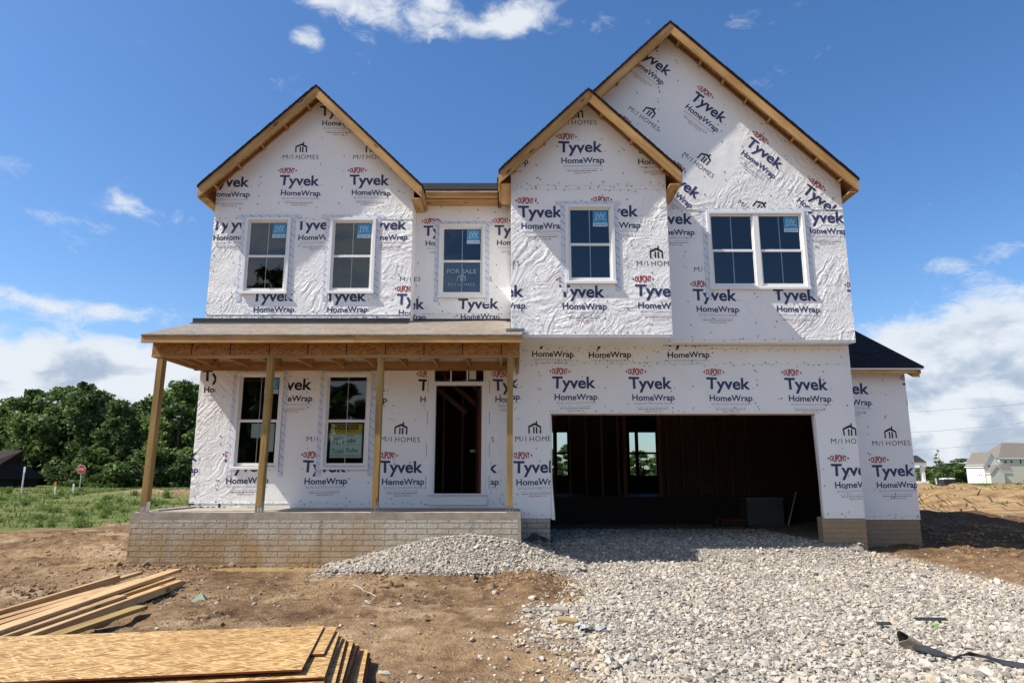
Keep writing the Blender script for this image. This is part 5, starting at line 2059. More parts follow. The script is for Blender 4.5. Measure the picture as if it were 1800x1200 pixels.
# rocks one can tell apart on the dirt and by the wall
ROCKS = [(300, 985, .11), (540, 986, .08), (585, 1003, .06), (402, 1036, .065), (416, 1027, .05), (381, 1063, .07), (446, 1058, .06), (490, 1061, .05), (538, 1022, .065),
         (354, 1090, .05), (486, 1016, .045), (600, 1098, .05), (655, 1098, .07), (702, 1062, .06), (781, 1030, .055), (870, 1036, .085), (930, 1082, .09), (936, 1046, .085),
         (862, 1071, .05), (831, 1117, .045), (760, 1107, .04), (737, 1190, .06), (721, 1183, .05), (845, 1153, .045), (680, 1185, .055), (952, 1160, .06), (870, 1124, .07), (910, 1018, .06),
         (1040, 1190, .07), (598, 1060, .04), (640, 1062, .045), (700, 1020, .05), (830, 1132, .06), (970, 1110, .055), (1560, 975, .06), (1655, 1003, .05), (1700, 1020, .06), (1745, 1010, .05)]
for i, (u, v, s) in enumerate(ROCKS):
    q = GP(u, v, -1.49)
    zz = float(gh(q.x, q.y))
    bm = bmesh.new()
    bmesh.ops.create_icosphere(bm, subdivisions=2, radius=1.0)
    rr = np.random.default_rng(100 + i)
    vv = np.array([w.co[:] for w in bm.verts])
    for _ in range(9):
        n = rr.normal(size=3)
        n /= np.linalg.norm(n)
        d = rr.uniform(0.4, 0.75)
        t = vv @ n
        vv = vv - np.outer(np.maximum(t - d, 0), n)
    vv = vv * np.array([rr.uniform(0.9, 1.3), rr.uniform(0.7, 1.0), rr.uniform(0.5, 0.8)]) * s * 0.62
    c, sn = math.cos(i * 1.7), math.sin(i * 1.7)
    vv = vv @ np.array([[c, sn, 0], [-sn, c, 0], [0, 0, 1]])
    ff = np.array([[w.index for w in x.verts] for x in bm.faces])
    bm.free()
    me = raw_mesh('rock', vv, ff.reshape(-1), 3, M['stone'], {'tone': np.full(len(vv), rr.uniform(0.3, 0.75))})
    o = link('rock', me, None, (q.x, q.y, zz + s * 0.10))
    right = u > 1500
    tag(o, 'pale rock lying loose on the brown soil between the drive and the low wing' if right else
        'pale grey broken rock lying loose on the brown dirt by the lumber and drive', 'rock',
        'loose rocks on the soil right of the drive' if right else 'loose rocks on the brown dirt')

# ---------------------------------------------------------------- lumber
def plank(name, label, e_px, far_px, z, w, t, m, L=4.8, group='loose framing lumber', tilt=0.0):
    """a board whose far end lies behind photo pixel e_px and which runs towards far_px; z is its top"""
    A, B = GP(*e_px, z), GP(*far_px, z)
    d = (B - A)
    d.z = 0
    d = d.normalized()
    side = Vector((d.y, -d.x, 0))
    if side.x < 0:
        side = -side
    mb = MB()
    mb.board((0, 0, -t), d * L + Vector((0, 0, tilt)), side * w, (0, 0, t), m)
    o = mb.build(name)
    bv = o.modifiers.new('edge', 'BEVEL')
    bv.width = 0.003
    bv.segments = 1
    o.location = A
    tag(o, label, 'board', group)
    return o


plank('lumber_board', 'pale board furthest from the camera, lying on edge at the back of the lumber pile', (206, 1010), (0, 1070.5), -1.335, 0.045, 0.09, 'pale_wood')
plank('lumber_board', 'short stub of a board showing past the back end of the lumber pile', (243, 1003.5), (200, 1016), -1.375, 0.07, 0.04, 'pale_wood', 2.4)
plank('lumber_board', 'widest pale board lying across the top of the lumber pile, its end the furthest out', (301, 999), (0, 1098), -1.315, 0.14, 0.04, 'pale_wood')
plank('lumber_board', 'thin board lying flat between the back board and the top board of the pile', (180, 1031), (0, 1081), -1.372, 0.10, 0.04, 'pale_wood')
plank('lumber_board', 'narrow board tucked just behind the widest top board', (243, 1015.5), (0, 1089), -1.345, 0.11, 0.04, 'pale_wood')
plank('lumber_board', 'brownish board on the near side of the pile reaching out beyond its neighbours', (309, 1019), (36, 1114), -1.385, 0.10, 0.085, 'pale_wood', 5.0)
plank('lumber_board', 'greenish board ending short of the others on the near side of the pile', (206, 1045), (0, 1112), -1.352, 0.11, 0.04, 'pale_wood')
plank('lumber_board', 'green tinted treated board lying apart, nearest the strand board stack', (238, 1063), (82, 1114), -1.395, 0.14, 0.04, 'treated_wood', 3.6)
plank('lumber_board', 'bearer board of which only shaded edges show under the lumber pile', (290, 1026), (30, 1112), -1.43, 0.14, 0.04, 'pale_wood')
plank('lumber_board', 'lower board half hidden below the widest top board', (296, 1013), (0, 1112), -1.362, 0.10, 0.04, 'trim_wood')

# ---------------------------------------------------------------- stack of strand boards
A0 = GP(570, 1099, -1.19)
A1 = GP(530, 1176, -1.19)
ev = (A1 - A0).normalized()           # short edge, towards the camera
lv = Vector((ev.y, -ev.x, 0))
if lv.x > 0:
    lv = -lv
T_ = 0.0115
labels = ['top strand board sheet of the stack, its whole flaked face showing',
          'narrow strand board offcut sticking out from under the top sheet',
          'third strand board sheet down, only its right end and edge showing',
          'fourth strand board sheet down, its right end stepping out of the stack',
          'strand board sheet in the middle of the stack with a narrow step of face showing',
          'strand board sheet third from the bottom, stepping far out to the right',
          'strand board sheet second from the bottom of the stack',
          'lowest strand board sheet, sticking out furthest to the right onto the dirt']
ends = [(570, 1099), (593, 1100.5), (597.5, 1109), (603, 1117), (609, 1121.5), (622, 1123), (630, 1131), (647, 1140)]
zt = [-1.190, -1.206, -1.226, -1.250, -1.274, -1.300, -1.345, -1.395]
for i in range(8):
    P = GP(*ends[i], zt[i])
    mb = MB()
    L_, Wd = (2.44, 1.22)
    if i == 1:
        L_, Wd = 0.9, 0.83
    yaw = R((0, -1.0, 0.8, -0.6, 1.2, 0.3, -0.9, 0.4)[i])
    rot = Matrix.Rotation(yaw, 3, 'Z')
    l2, e2 = rot @ lv, rot @ ev
    th = T_ if i != 1 else 0.014
    mb.board((0, 0, -th), l2 * L_, e2 * Wd, (0, 0, th), 'osb', 'osb_edge')
    # long and short edges are darker, like the sawn and sealed edges of the sheets
    for fi in range(2, len(mb.f)):
        mb.mi[fi] = mb.slot('osb_edge')
    n_extra = (0, 0, 1, 1, 1, 1, 2, 2)[i]
    o = mb.build('strand_board_sheet')
    o.location = P
    tag(o, labels[i], 'sheet', 'stacked strand board sheets')
    below = zt[i + 1] if i < 7 else -1.47
    zz = zt[i] - th - 0.001
    k = 0
    while zz - T_ > below + 0.0005 and i != 1:
        mb = MB()
        sh = 0.010 * ((k * 7 + i * 3) % 5) - 0.01
        mb.board((0, 0, -T_), l2 * L_, e2 * Wd, (0, 0, T_), 'osb_edge', 'osb_edge')
        q = mb.build('strand_board_sheet')
        q.location = P - lv * sh + Vector((0, 0, zz - P.z)) + ev * (sh * 0.6)
        tag(q, 'strand board sheet buried in the stack with only dark sealed edges showing', 'sheet', 'stacked strand board sheets')
        zz -= T_ + 0.001
        k += 1

# ---------------------------------------------------------------- small things on the ground
def on_ground(u, v, z=-1.49):
    q = GP(u, v, z)
    return Vector((q.x, q.y, float(gh(q.x, q.y))))


q = on_ground(352, 1051)
mb = MB()
s = 0.095
b_ = [(-s, -0.06, 0), (s, -0.05, 0), (s * 0.9, 0.07, 0), (-s * 0.8, 0.08, 0)]
t_ = (0.01, 0.0, 0.105)
M['green_block'] = Mat('pale_green_block', (0.28, 0.36, 0.27), 0.7).m
mb = MB()
for i in range(4):
    mb.face([b_[i], b_[(i + 1) % 4], t_], 'green_block')
mb.face(b_[::-1], 'green_block')
tag(mb.build('foam_block'), 'pale green wedge shaped block lying on the dirt near the lumber ends', 'block').location = q

M['tan_block'] = wood_material('tan_offcut', (0.34, 0.235, 0.12), (0.38, 0.27, 0.15), False)
q = on_ground(997, 1094)
mb = MB()
mb.board((-0.10, 0.02, 0.0), (0.19, -0.07, -0.01), (0.02, 0.07, 0.02), (0, -0.01, 0.06), 'tan_block')
tag(mb.build('wood_block'), 'tan block of wood half sunk at the left edge of the gravel drive', 'block').location = q
q = on_ground(983, 1072)
mb = MB()
mb.board((-0.09, 0.0, 0.012), (0.18, -0.07, 0.0), (0.02, 0.07, 0.02), (0, 0, 0.03), 'grey_wood')
tag(mb.build('wood_scrap'), 'grey flat scrap of wood on the gravel behind the tan block', 'wood scrap').location = q
q = on_ground(493, 1002)
mb = MB()
mb.board((-0.12, -0.03, 0.008), (0.26, 0.10, 0.03), (0.02, 0.06, 0.0), (0, 0, 0.02), 'trim_wood')
tag(mb.build('wood_scrap'), 'orange brown stick by the puddle at the toe of the gravel heap', 'wood scrap').location = q
M['plastic'] = Mat('clear_plastic_scrap', (0.46, 0.47, 0.48), 0.25, 0.5).m
q = on_ground(1040, 1103)
mb = MB()
pr = random.Random(4)
gr = [[(-0.17 + 0.05 * a + pr.uniform(-0.02, 0.02), -0.07 + 0.045 * b - 0.018 * a + pr.uniform(-0.018, 0.018), 0.015 + pr.uniform(0, 0.045)) for b in range(4)] for a in range(8)]
for a in range(7):
    for b in range(3):
        if (a, b) in ((0, 0), (6, 2), (3, 2), (5, 0)):
            continue
        mb.face([gr[a][b], gr[a + 1][b], gr[a + 1][b + 1]], 'plastic')
        mb.face([gr[a][b], gr[a + 1][b + 1], gr[a][b + 1]], 'plastic')
tag(mb.build('plastic_scrap'), 'crumpled clear plastic scrap on the gravel beside the tan block', 'plastic').location = q + Vector((0, 0, 0.01))
M['string'] = Mat('white_string', (0.66, 0.64, 0.60), 0.8).m
px = [(621, 1029), (632, 1034), (640, 1040), (652, 1042), (660, 1046), (652, 1051), (641, 1050), (650, 1054), (661, 1050)]
pts = [on_ground(a, b) + Vector((0, 0, 0.012 + 0.008 * math.sin(i * 2.0))) for i, (a, b) in enumerate(px)]
mb = MB()
mb.tube([p_ - pts[0] for p_ in pts], 0.0032, 'string', 6)
tag(mb.build('string'), 'tangled white string lying on the brown dirt before the gravel heap', 'string').location = pts[0]

# black strap with a curled tan tube end, half buried in the gravel
M['strap'] = Mat('black_plastic_strap', (0.028, 0.030, 0.034), 0.32, 0.5).m
px = [(1594, 1138), (1622, 1148), (1650, 1154), (1676, 1159), (1704, 1157), (1730, 1163), (1760, 1168), (1800, 1177), (1850, 1184)]
pts = [on_ground(a, b) + Vector((0, 0, 0.052 + 0.012 * math.sin(i * 1.7))) for i, (a, b) in enumerate(px)]
mb = MB()
w = 0.030
for i in range(len(pts) - 1):
    def off(k):
        d = (pts[min(k + 1, len(pts) - 1)] - pts[max(k - 1, 0)]).normalized()
        sd = Vector((-d.y, d.x, 0)).normalized()
        tw = 0.7 * math.sin(k * 1.1)
        return (sd * math.cos(tw) + Vector((0, 0, 1)) * math.sin(tw)) * w
    a, b = pts[i] - pts[0], pts[i + 1] - pts[0]
    oa, ob = off(i), off(i + 1)
    up = Vector((0, 0, 0.006))
    mb.face([a - oa, b - ob, b + ob, a + oa], 'strap')
    mb.face([a + oa - up, b + ob - up, b - ob - up, a - oa - up], 'strap')
    mb.face([a - oa - up, b - ob - up, b - ob, a - oa], 'strap')
    mb.face([a + oa, b + ob, b + ob - up, a + oa - up], 'strap')
tag(mb.build('plastic_strap'), 'twisted black plastic strap trailing across the gravel at the lower right', 'strap').location = pts[0]
M['tube'] = Mat('muddy_tube', (0.27, 0.225, 0.16), 0.6, 0.3).m
q = on_ground(1604, 1140)
mb = MB()
n = 20
ax = Vector((-0.80, 0.10, 0.52)).normalized()
sd = ax.cross(Vector((0, 0, 1))).normalized()
up = sd.cross(ax).normalized()
rings = []
for r0 in (0.076, 0.069):
    rows = []
    for j in range(6):
        row = []
        for k in range(n + 1):
            t = R(-50) + R(290) * k / n
            r = r0 * (1 - 0.05 * j) + 0.006 * math.sin(3 * t + j)
            row.append(ax * (0.10 - 0.045 * j + 0.022 * math.sin(2 * t)) + sd * (r * math.cos(t) * 1.1) + up * (r * math.sin(t) * 0.85) + Vector((0, 0, 0.05)))
        rows.append(row)
    rings.append(rows)
for a, b in zip(rings[0], rings[0][1:]):
    for k in range(n):
        mb.face([a[k], b[k], b[k + 1], a[k + 1]], 'tube')
for a, b in zip(rings[1], rings[1][1:]):
    for k in range(n):
        mb.face([a[k], a[k + 1], b[k + 1], b[k]], 'dark')
for k in range(n):
    mb.face([rings[0][0][k], rings[0][0][k + 1], rings[1][0][k + 1], rings[1][0][k]], 'tube')
tag(mb.build('tube_scrap'), 'curled muddy end of a broken tube standing in the gravel at the strap end', 'tube').location = q
for (u, v, lab, nm, m_, L_) in ((1610, 1092, 'short black strip of plastic lying on the gravel above the curled tube', 'plastic_strip', 'strap', 0.30),
                               (1543, 1101, 'small crumpled black scrap on the gravel left of the curled tube', 'plastic_scrap', 'strap', 0.12)):
    q = on_ground(u, v)
    mb = MB()
    mb.board((0, 0, 0.03), (L_, -0.05, 0.01), (0.0, 0.035, 0.02), (0, 0, 0.006), m_)
    mb.board((0.02, 0.01, 0.032), (L_ * 0.5, 0.04, 0.02), (0.0, 0.03, -0.012), (0, 0, 0.006), m_)
    tag(mb.build(nm), lab, 'plastic').location = q
M['lime'] = Mat('lime_plastic', (0.16, 0.42, 0.07), 0.5).m
q = on_ground(1640, 1100)
mb = MB()
mb.board((0, 0, 0.02), (0.06, 0.0, 0.01), (0.01, 0.03, 0.01), (0, 0, 0.008), 'lime')
tag(mb.build('plastic_tag'), 'bright lime green plastic tag on the gravel', 'tag').location = q
# black sheet bunched in the corner beside the porch foundation
q = Vector((0.42, 12.02, float(gh(0.42, 12.02))))
mb = MB()
f = lambda i, j: (-0.24 + 0.075 * i, -0.12 + 0.08 * j, 0.16 * math.exp(-((i - 3) / 2.4) ** 2) * math.exp(-((j - 1.8) / 1.6) ** 2) + 0.02 * math.sin(i * 2.2 + j) + 0.04)
for i in range(7):
    for j in range(4):
        mb.face([f(i, j), f(i + 1, j), f(i + 1, j + 1), f(i, j + 1)], 'strap')
tag(mb.build('plastic_sheet'), 'bunched black plastic sheet in the corner between porch and garage', 'plastic').location = q

# ---------------------------------------------------------------- inside the garage
q = GP(1315, 921, -1.20)
x0, z0 = W(1315, 921, 16.6)
x1, z1 = W(1376, 877, 16.6)
M['duct'] = Mat('dull_sheet_metal', (0.30, 0.32, 0.33), 0.3, 0.5, 0.7).m
mb = MB()
h = z1 + 1.24
mb.box(0, x1 - x0, 0, 0.55, 0, h, 'duct')
mb.box(-0.012, x1 - x0 + 0.012, -0.012, 0.562, h + 0.0005, h + 0.03, 'steel')
tag(mb.build('metal_cabinet'), 'grey sheet metal box standing on the garage gravel', 'box').location = (x0, 16.6, -1.24)
for i, ((ua, va), (ub, vb), m_, lab) in enumerate((((1386, 925), (1399, 865), 'vinyl', 'thin metal rod whitened for its glint, leaning in the right corner of the garage'),  # first rod: reflected daylight put in as a white colour
                                                  ((1383, 926), (1389, 870), 'stud_wood', 'dull rod leaning beside the bright rod in the garage'))):
    xa, za_ = W(ua, va, 16.6)
    xb, zb_ = W(ub, vb, 17.1)
    mb = MB()
    mb.tube([(0, 0, 0), (xb - xa, 0.5, zb_ + 1.235)], 0.016, m_, 8)
    tag(mb.build('metal_rod'), lab, 'rod').location = (xa, 16.6, -1.235)
M['red_plastic'] = Mat('dull_red_plastic', (0.22, 0.03, 0.025), 0.5).m
xa, _z = W(1268, 915, 16.2)
mb = MB()
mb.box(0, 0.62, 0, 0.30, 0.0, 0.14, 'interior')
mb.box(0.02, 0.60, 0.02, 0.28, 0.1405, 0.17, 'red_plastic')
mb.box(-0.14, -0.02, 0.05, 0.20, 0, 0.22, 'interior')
tag(mb.build('tool_crate'), 'low dark crate with a red lid on the garage floor left of the metal box', 'crate').location = (xa, 16.2, -1.24)

# ================================================================ plants
g = Mat('leaf', (0.06, 0.10, 0.03), 0.55, 0.25)
p = g.pos()
rnd_ = g.rand()
tone = g.n('ShaderNodeAttribute', attribute_name='tone').outputs['Fac']
c = g.ramp(tone, [(0.0, (0.050, 0.085, 0.026)), (0.45, (0.115, 0.18, 0.046)), (0.8, (0.19, 0.265, 0.070)), (1.0, (0.25, 0.30, 0.10))])
c = g.mix(g.math('MULTIPLY', rnd_, 0.45), c, (0.050, 0.082, 0.034))
g.color(c)
tl = g.n('ShaderNodeBsdfTranslucent')
g.l(c, tl.inputs['Color'])
mxs = g.n('ShaderNodeMixShader')
mxs.inputs[0].default_value = 0.35
out = g.t.nodes['Material Output']
g.l(g.b.outputs[0], mxs.inputs[1])
g.l(tl.outputs[0], mxs.inputs[2])
g.l(mxs.outputs[0], out.inputs['Surface'])
M['leaf'] = g.m
M['bark'] = Mat('bark', (0.085, 0.065, 0.05), 0.9, 0.1).m
g = Mat('weeds', (0.08, 0.12, 0.03), 0.6, 0.2)
tone = g.n('ShaderNodeAttribute', attribute_name='tone').outputs['Fac']
g.color(g.ramp(tone, [(0.0, (0.08, 0.135, 0.030)), (0.5, (0.15, 0.215, 0.050)), (0.8, (0.20, 0.235, 0.075)), (1.0, (0.34, 0.27, 0.13))]))
tl = g.n('ShaderNodeBsdfTranslucent')
g.l(g.b.inputs['Base Color'].links[0].from_socket, tl.inputs['Color'])
mxs = g.n('ShaderNodeMixShader')
mxs.inputs[0].default_value = 0.45
g.l(g.b.outputs[0], mxs.inputs[1])
g.l(tl.outputs[0], mxs.inputs[2])
g.l(mxs.outputs[0], g.t.nodes['Material Output'].inputs['Surface'])
M['weed'] = g.m


def leaf_quads(P, size, tone, r):
    """leaf sprays: one folded pair of triangles per point with random facing"""
    n = len(P)
    a = r.normal(size=(n, 3))
    a /= np.linalg.norm(a, axis=1)[:, None]
    b = np.cross(a, r.normal(size=(n, 3)))
    b /= np.linalg.norm(b, axis=1)[:, None]
    s = size[:, None]
    V = np.stack([P - a * s, P + b * s * 0.55, P + a * s, P - b * s * 0.55 + np.cross(a, b) * s * 0.3], 1)
    F = np.array([0, 1, 2, 0, 2, 3])[None] + (np.arange(n) * 4)[:, None]
    return V.reshape(-1, 3), F.reshape(-1), np.repeat(tone, 4)


def crown_mesh(seed, h, w, n, base=0.18, leaf=0.26, lobes=26, shape='round'):
    r = np.random.default_rng(seed)
    # lobes spread through the crown, each a shell of leaf sprays
    L = []
    for i in range(lobes):
        t = r.uniform(0, 1)
        zz = base * h + (1 - base) * h * t
        if shape == 'round':
            prof = math.sin(math.pi * min(0.98, 0.16 + 0.80 * t)) ** 0.75
        else:
            prof = (1 - t) ** 0.8 * 0.95 + 0.08
        a = r.uniform(0, 2 * math.pi)
        q = w * 0.5 * prof * math.sqrt(r.uniform(0.05, 1.0)) * 0.86
        rad = w * r.uniform(0.075, 0.17) * (1.15 - 0.5 * t) * (1 if shape == 'round' else prof + 0.25)
        L.append((q * math.cos(a), q * math.sin(a), min(zz, h - rad * 0.6), rad))
    L = np.array(L)
    k = r.integers(0, lobes, n)
    wts = L[:, 3] ** 2
    k = r.choice(lobes, n, p=wts / wts.sum())
    d = r.normal(size=(n, 3))
    d /= np.linalg.norm(d, axis=1)[:, None]
    rr = L[k, 3] * r.uniform(0.25, 1.0, n) ** 0.45 * (1 + 0.22 * r.normal(size=n))
    P = L[k, :3] + d * rr[:, None] * np.array([1.1, 1.1, 0.85])
    lobe_tone = r.uniform(0.15, 0.75, lobes)
    tone = np.clip(lobe_tone[k] + r.normal(0, 0.16, n), 0, 1)
    V, F, T = leaf_quads(P, leaf * r.uniform(0.6, 1.3, n), tone, r)
    return raw_mesh('crown', V, F, 3, M['leaf'], {'tone': T}), L


def trunk_mesh(h, L, seed, r0=0.22):
    r = random.Random(seed)
    mb = MB()
    top = h * 0.72
    pts = [(0.06 * math.sin(i * 1.3 + seed) * i, 0.06 * math.cos(i * 1.1 + seed) * i, -0.3 + (top + 0.3) * i / 7) for i in range(8)]
    mb.tube(pts, r0, 'bark', 8, r0 * 0.25)
    for q in L[::3]:
        z = max(0.15 * h, q[2] - 0.16 * h)
        i = min(6, int(z / top * 7)) if z < top else 6
        a = Vector(pts[i])
        b = Vector(q[:3])
        mid = (a + b) / 2 + Vector((0, 0, 0.05 * h * r.random()))
        mb.tube([a, mid, b], r0 * 0.35, 'bark', 5, r0 * 0.08)
    return mb


PROTO = {}


def tree(kind, label, x, y, h, group, rot=0.0, sx=1.0, cat='tree', zoff=0.0, name='tree'):
    """a tree: crown and trunk under an Empty at its foot; repeats of a kind share mesh data"""
    if kind not in PROTO:
        spec = {'oak': (1, 12.0, 9.5, 9000, 0.10, 0.30, 58, 'round'), 'maple': (2, 12.0, 7.5, 8000, 0.08, 0.28, 52, 'round'), 'ash': (3, 12.0, 6.5, 7500, 0.10, 0.26, 50, 'round'),
                'locust': (4, 12.0, 8.0, 6500, 0.06, 0.24, 56, 'round'), 'spruce': (5, 6.0, 3.4, 4200, 0.06, 0.17, 34, 'cone'), 'shrub': (6, 2.2, 2.6, 1800, 0.0, 0.12, 16, 'round'),
                'slender': (8, 6.0, 3.6, 2600, 0.10, 0.15, 30, 'cone')}[kind]
        cm, L = crown_mesh(*spec)
        tm = trunk_mesh(spec[1], L, spec[0], 0.05 + spec[1] * 0.014)
        PROTO[kind] = (cm, tm, spec[1], {})
    cm, tm, H, store = PROTO[kind]
    root = empty(name, (x, y, float(gh(x, y)) + zoff))
    k = h / H
    root.scale = (k * sx, k * sx, k)
    root.rotation_euler = (0, 0, rot)
    c_ = link('crown', cm, root)
    if 'trunk' not in store:
        t_ = tm.build('trunk')
        store['trunk'] = t_.data
        t_.parent = root
    else:
        t_ = link('trunk', store['trunk'], root)
    return tag(root, label, cat, group)


# the wood at the left: trees one can tell apart, by their tops
LEFT = [(-25, 735, 88, 'maple'), (22, 706, 92, 'ash'), (68, 690, 86, 'oak'), (112, 684, 90, 'maple'), (148, 676, 84, 'oak'), (186, 702, 92, 'locust'), (212, 708, 80, 'ash'),
        (246, 712, 94, 'maple'), (268, 700, 84, 'locust'), (300, 690, 86, 'ash'), (326, 676, 78, 'maple'), (352, 682, 82, 'oak'), (385, 690, 90, 'locust'), (420, 700, 92, 'ash')]
NAMES = ['tall dark tree cut by the left edge of the photo above the brown roof', 'slim dark tree rising behind the brown roof of the neighbouring house', 'broad dark tree right above the end of the brown roof',
         'leafy tree between the brown roof and the stop sign', 'tallest broad tree of the wood, standing over the stop sign', 'lower loose crowned tree just right of the stop sign',
         'narrow tree in the dip of the wood left of the porch post', 'rounded tree behind the dip in the wood', 'light crowned tree just left of the leaning porch post', 'slim tree seen behind the leaning porch post',
         'bright topped tree between the porch post and the house corner', 'broad tree half hidden behind the left corner of the house', 'loose tree hidden mostly by the house wall', 'slim tree behind the house beyond the porch']
rt_ = random.Random(9)
for i, (u, v, D, kind) in enumerate(LEFT):
    x, z = W(u, v, D)
    h = z - float(gh(x, D)) + 0.2
    tree(kind, NAMES[i], x, D, h, 'trees of the wood at the left', rt_.uniform(0, 6.28), rt_.uniform(1.0, 1.2))
# undergrowth closing the wood below its crowns: bushes along its edge
for i in range(22):
    u = -20 + 20 * i
    D = 70 + (i * 37 % 11)
    if u < 110:
        D += 10
    x, _z = W(u, 850, D)
    tree('shrub', 'dark bush at the foot of the wood beyond the grassy field', x, D, rt_.uniform(2.2, 4.2), 'bushes along the wood', rt_.uniform(0, 6.28), rt_.uniform(1.2, 1.7), 'bush', name='bush')
# second row further back fills the gaps low down
for i in range(9):
    u = -10 + 48 * i
    D = 104 + (i * 13 % 9)
    x, z = W(u, 735 + (i * 29 % 24), D)
    tree(('oak', 'maple')[i % 2], 'dark tree in the second row deep in the wood', x, D, z - float(gh(x, D)), 'trees deep in the wood', rt_.uniform(0, 6.28), 1.35)
# trees behind the house, seen through the garage and the back windows
for i, (u, v, D) in enumerate(((958, 790, 44), (1000, 782, 50), (1085, 800, 46), (1125, 793, 42), (1165, 796, 48))):
    x, z = W(u, v, D)
    tree(('maple', 'ash', 'oak', 'maple', 'ash')[i], 'green tree behind the house seen through the garage and its back windows', x, D, z - float(gh(x, D)), 'trees behind the house', i * 1.1, 1.6)
# right hand horizon
x, z = W(1648, 790, 95)
tree('slender', 'thin olive tree with a pointed crown on the right horizon', x, 95, z - float(gh(x, 95)), None, 0.4, 1.0)
x, z = W(1622, 812, 99)
tree('slender', 'short bushy tree left of the thin pointed tree on the right horizon', x, 99, z - float(gh(x, 99)), None, 2.4, 1.5)
for i, (u, v) in enumerate(((1612, 822), (1636, 820), (1660, 818), (1672, 814), (1688, 815), (1700, 817), (1716, 816), (1735, 818), (1760, 818), (1790, 818), (1820, 816))):
    D = 210 + (i * 17 % 30)
    x, z = W(u, v, D)
    tree(('oak', 'maple', 'oak')[i % 3], 'far dark tree of the low belt on the right horizon', x, D, z - float(gh(x, D)) + (1.6 if i == 4 else 0), 'far trees on the right horizon', i * 1.3, 2.2)
# the tall tree behind the camera that the left window mirrors
tree('oak', 'tall tree mirrored as a dark shape in the upper window nearest the open porch end', -19.3, -26.0, 17.5, None, 1.0, 0.62)
for i in range(15):
    tree(('maple', 'oak', 'ash')[i % 3], 'tree of the row across the street, mirrored dark in the porch windows', -31 + 4.6 * i, -40 - (i * 7 % 5), 8.4 + (i * 5 % 4) * 0.5, 'trees across the street', i * 1.7, 1.5)

# ---------------------------------------------------------------- weeds and grass
def blades(n, x0, x1, y0, y1, mask, hmed, wmul=1.0, clump=0.35):
    x = rng.uniform(x0, x1, n)
    y = y0 * (y1 / y0) ** rng.uniform(0, 1, n)
    k = rng.uniform(0, 1, n) < mask(x, y) * sst(fbm(x, y, 0.7, 3, 55), 0.30, 0.62)
    x, y = x[k], y[k]
    m = len(x)
    hh = hmed * np.exp(rng.normal(0, 0.45, m)) * (0.55 + 0.9 * fbm(x, y, 0.5, 3, 57))
    w = (0.006 + 0.0006 * y) * wmul * rng.uniform(0.6, 1.6, m)
    a = rng.uniform(0, 2 * math.pi, m)
    le = rng.normal(0, 0.45, (m, 2)) * hh[:, None]
    z = gh(x, y)
    dx, dy = np.cos(a) * w, np.sin(a) * w
    P0 = np.stack([x - dx, y - dy, z - 0.01], -1)
    P1 = np.stack([x + dx, y + dy, z - 0.01], -1)
    P2 = np.stack([x + le[:, 0] * 0.5 + dx, y + le[:, 1] * 0.5 + dy, z + hh * 0.6], -1)
    P3 = np.stack([x + le[:, 0], y + le[:, 1], z + hh], -1)
    V = np.stack([P0, P1, P2, P3], 1).reshape(-1, 3)
    F = (np.array([0, 1, 2, 0, 2, 3])[None] + (np.arange(m) * 4)[:, None]).reshape(-1)
    T = np.repeat(np.clip(rng.normal(0.42, 0.18, m) + 0.6 * (fbm(x, y, 0.4, 3, 59) - 0.45) + (rng.uniform(0, 1, m) > 0.93) * 0.6, 0, 1), 4)
    return V, F, T


V, F, T = blades(80000, -62, -8.5, 14.5, 72, lambda x, y: grass_mask(x, y) * (np.abs(x) < 0.86 * y + 2) * (x < -0.42 * y + 1.5), 0.075)
tag(link('field_grass', raw_mesh('field_grass', V, F, 3, M['weed'], {'tone': T})), kind='stuff')
V, F, T = blades(26000, 30, 120, 84, 135, lambda x, y: grass_mask(x, y) * (x < 0.86 * y) * (x > 0.5 * y), 0.16, 1.2)
tag(link('far_grass', raw_mesh('far_grass', V, F, 3, M['weed'], {'tone': T})), kind='stuff')
V, F, T = blades(9000, 9, 60, 18, 86, lambda x, y: 0.7 * sst(fbm(x, y, 0.35, 3, 71), 0.58, 0.66) * (x > 0.52 * y) * (x < 0.86 * y), 0.14)
tag(link('sparse_weeds', raw_mesh('sparse_weeds', V, F, 3, M['weed'], {'tone': T})), kind='stuff')
# low leafy weeds one can pick out in the left field
def weed_clump(seed, h, w, n):
    r = np.random.default_rng(seed)
    P = r.normal(size=(n, 3)) * np.array([w * 0.35, w * 0.35, h * 0.3]) + np.array([0, 0, h * 0.45])
    P[:, 2] = np.abs(P[:, 2])
    V, F, T = leaf_quads(P, r.uniform(0.03, 0.07, n), np.clip(r.normal(0.45, 0.2, n), 0, 1), r)
    return raw_mesh('weed_clump', V, F, 3, M['weed'], {'tone': T})


wm = [weed_clump(31, 0.35, 0.6, 420), weed_clump(32, 0.5, 0.5, 460)]
k = 0
for i in range(400):
    D = 17 * (58 / 17) ** rt_.random()
    x = -D * rt_.uniform(0.50, 0.84)
    if float(grass_mask(np.array(x), np.array(D))) < 0.5:
        continue
    o = link('weed_bush', wm[k % 2], None, (x, D, float(gh(x, D)) - 0.02))
    s = rt_.uniform(0.16, 0.42) * (1 + D / 45)
    o.scale = (s, s, s * rt_.uniform(0.8, 1.2))
    o.rotation_euler = (0, 0, rt_.uniform(0, 6.28))
    tag(o, 'leafy green weed growing in the grassy field before the wood', 'weed', 'weeds in the grassy field')
    k += 1
    if k >= 110:
        break

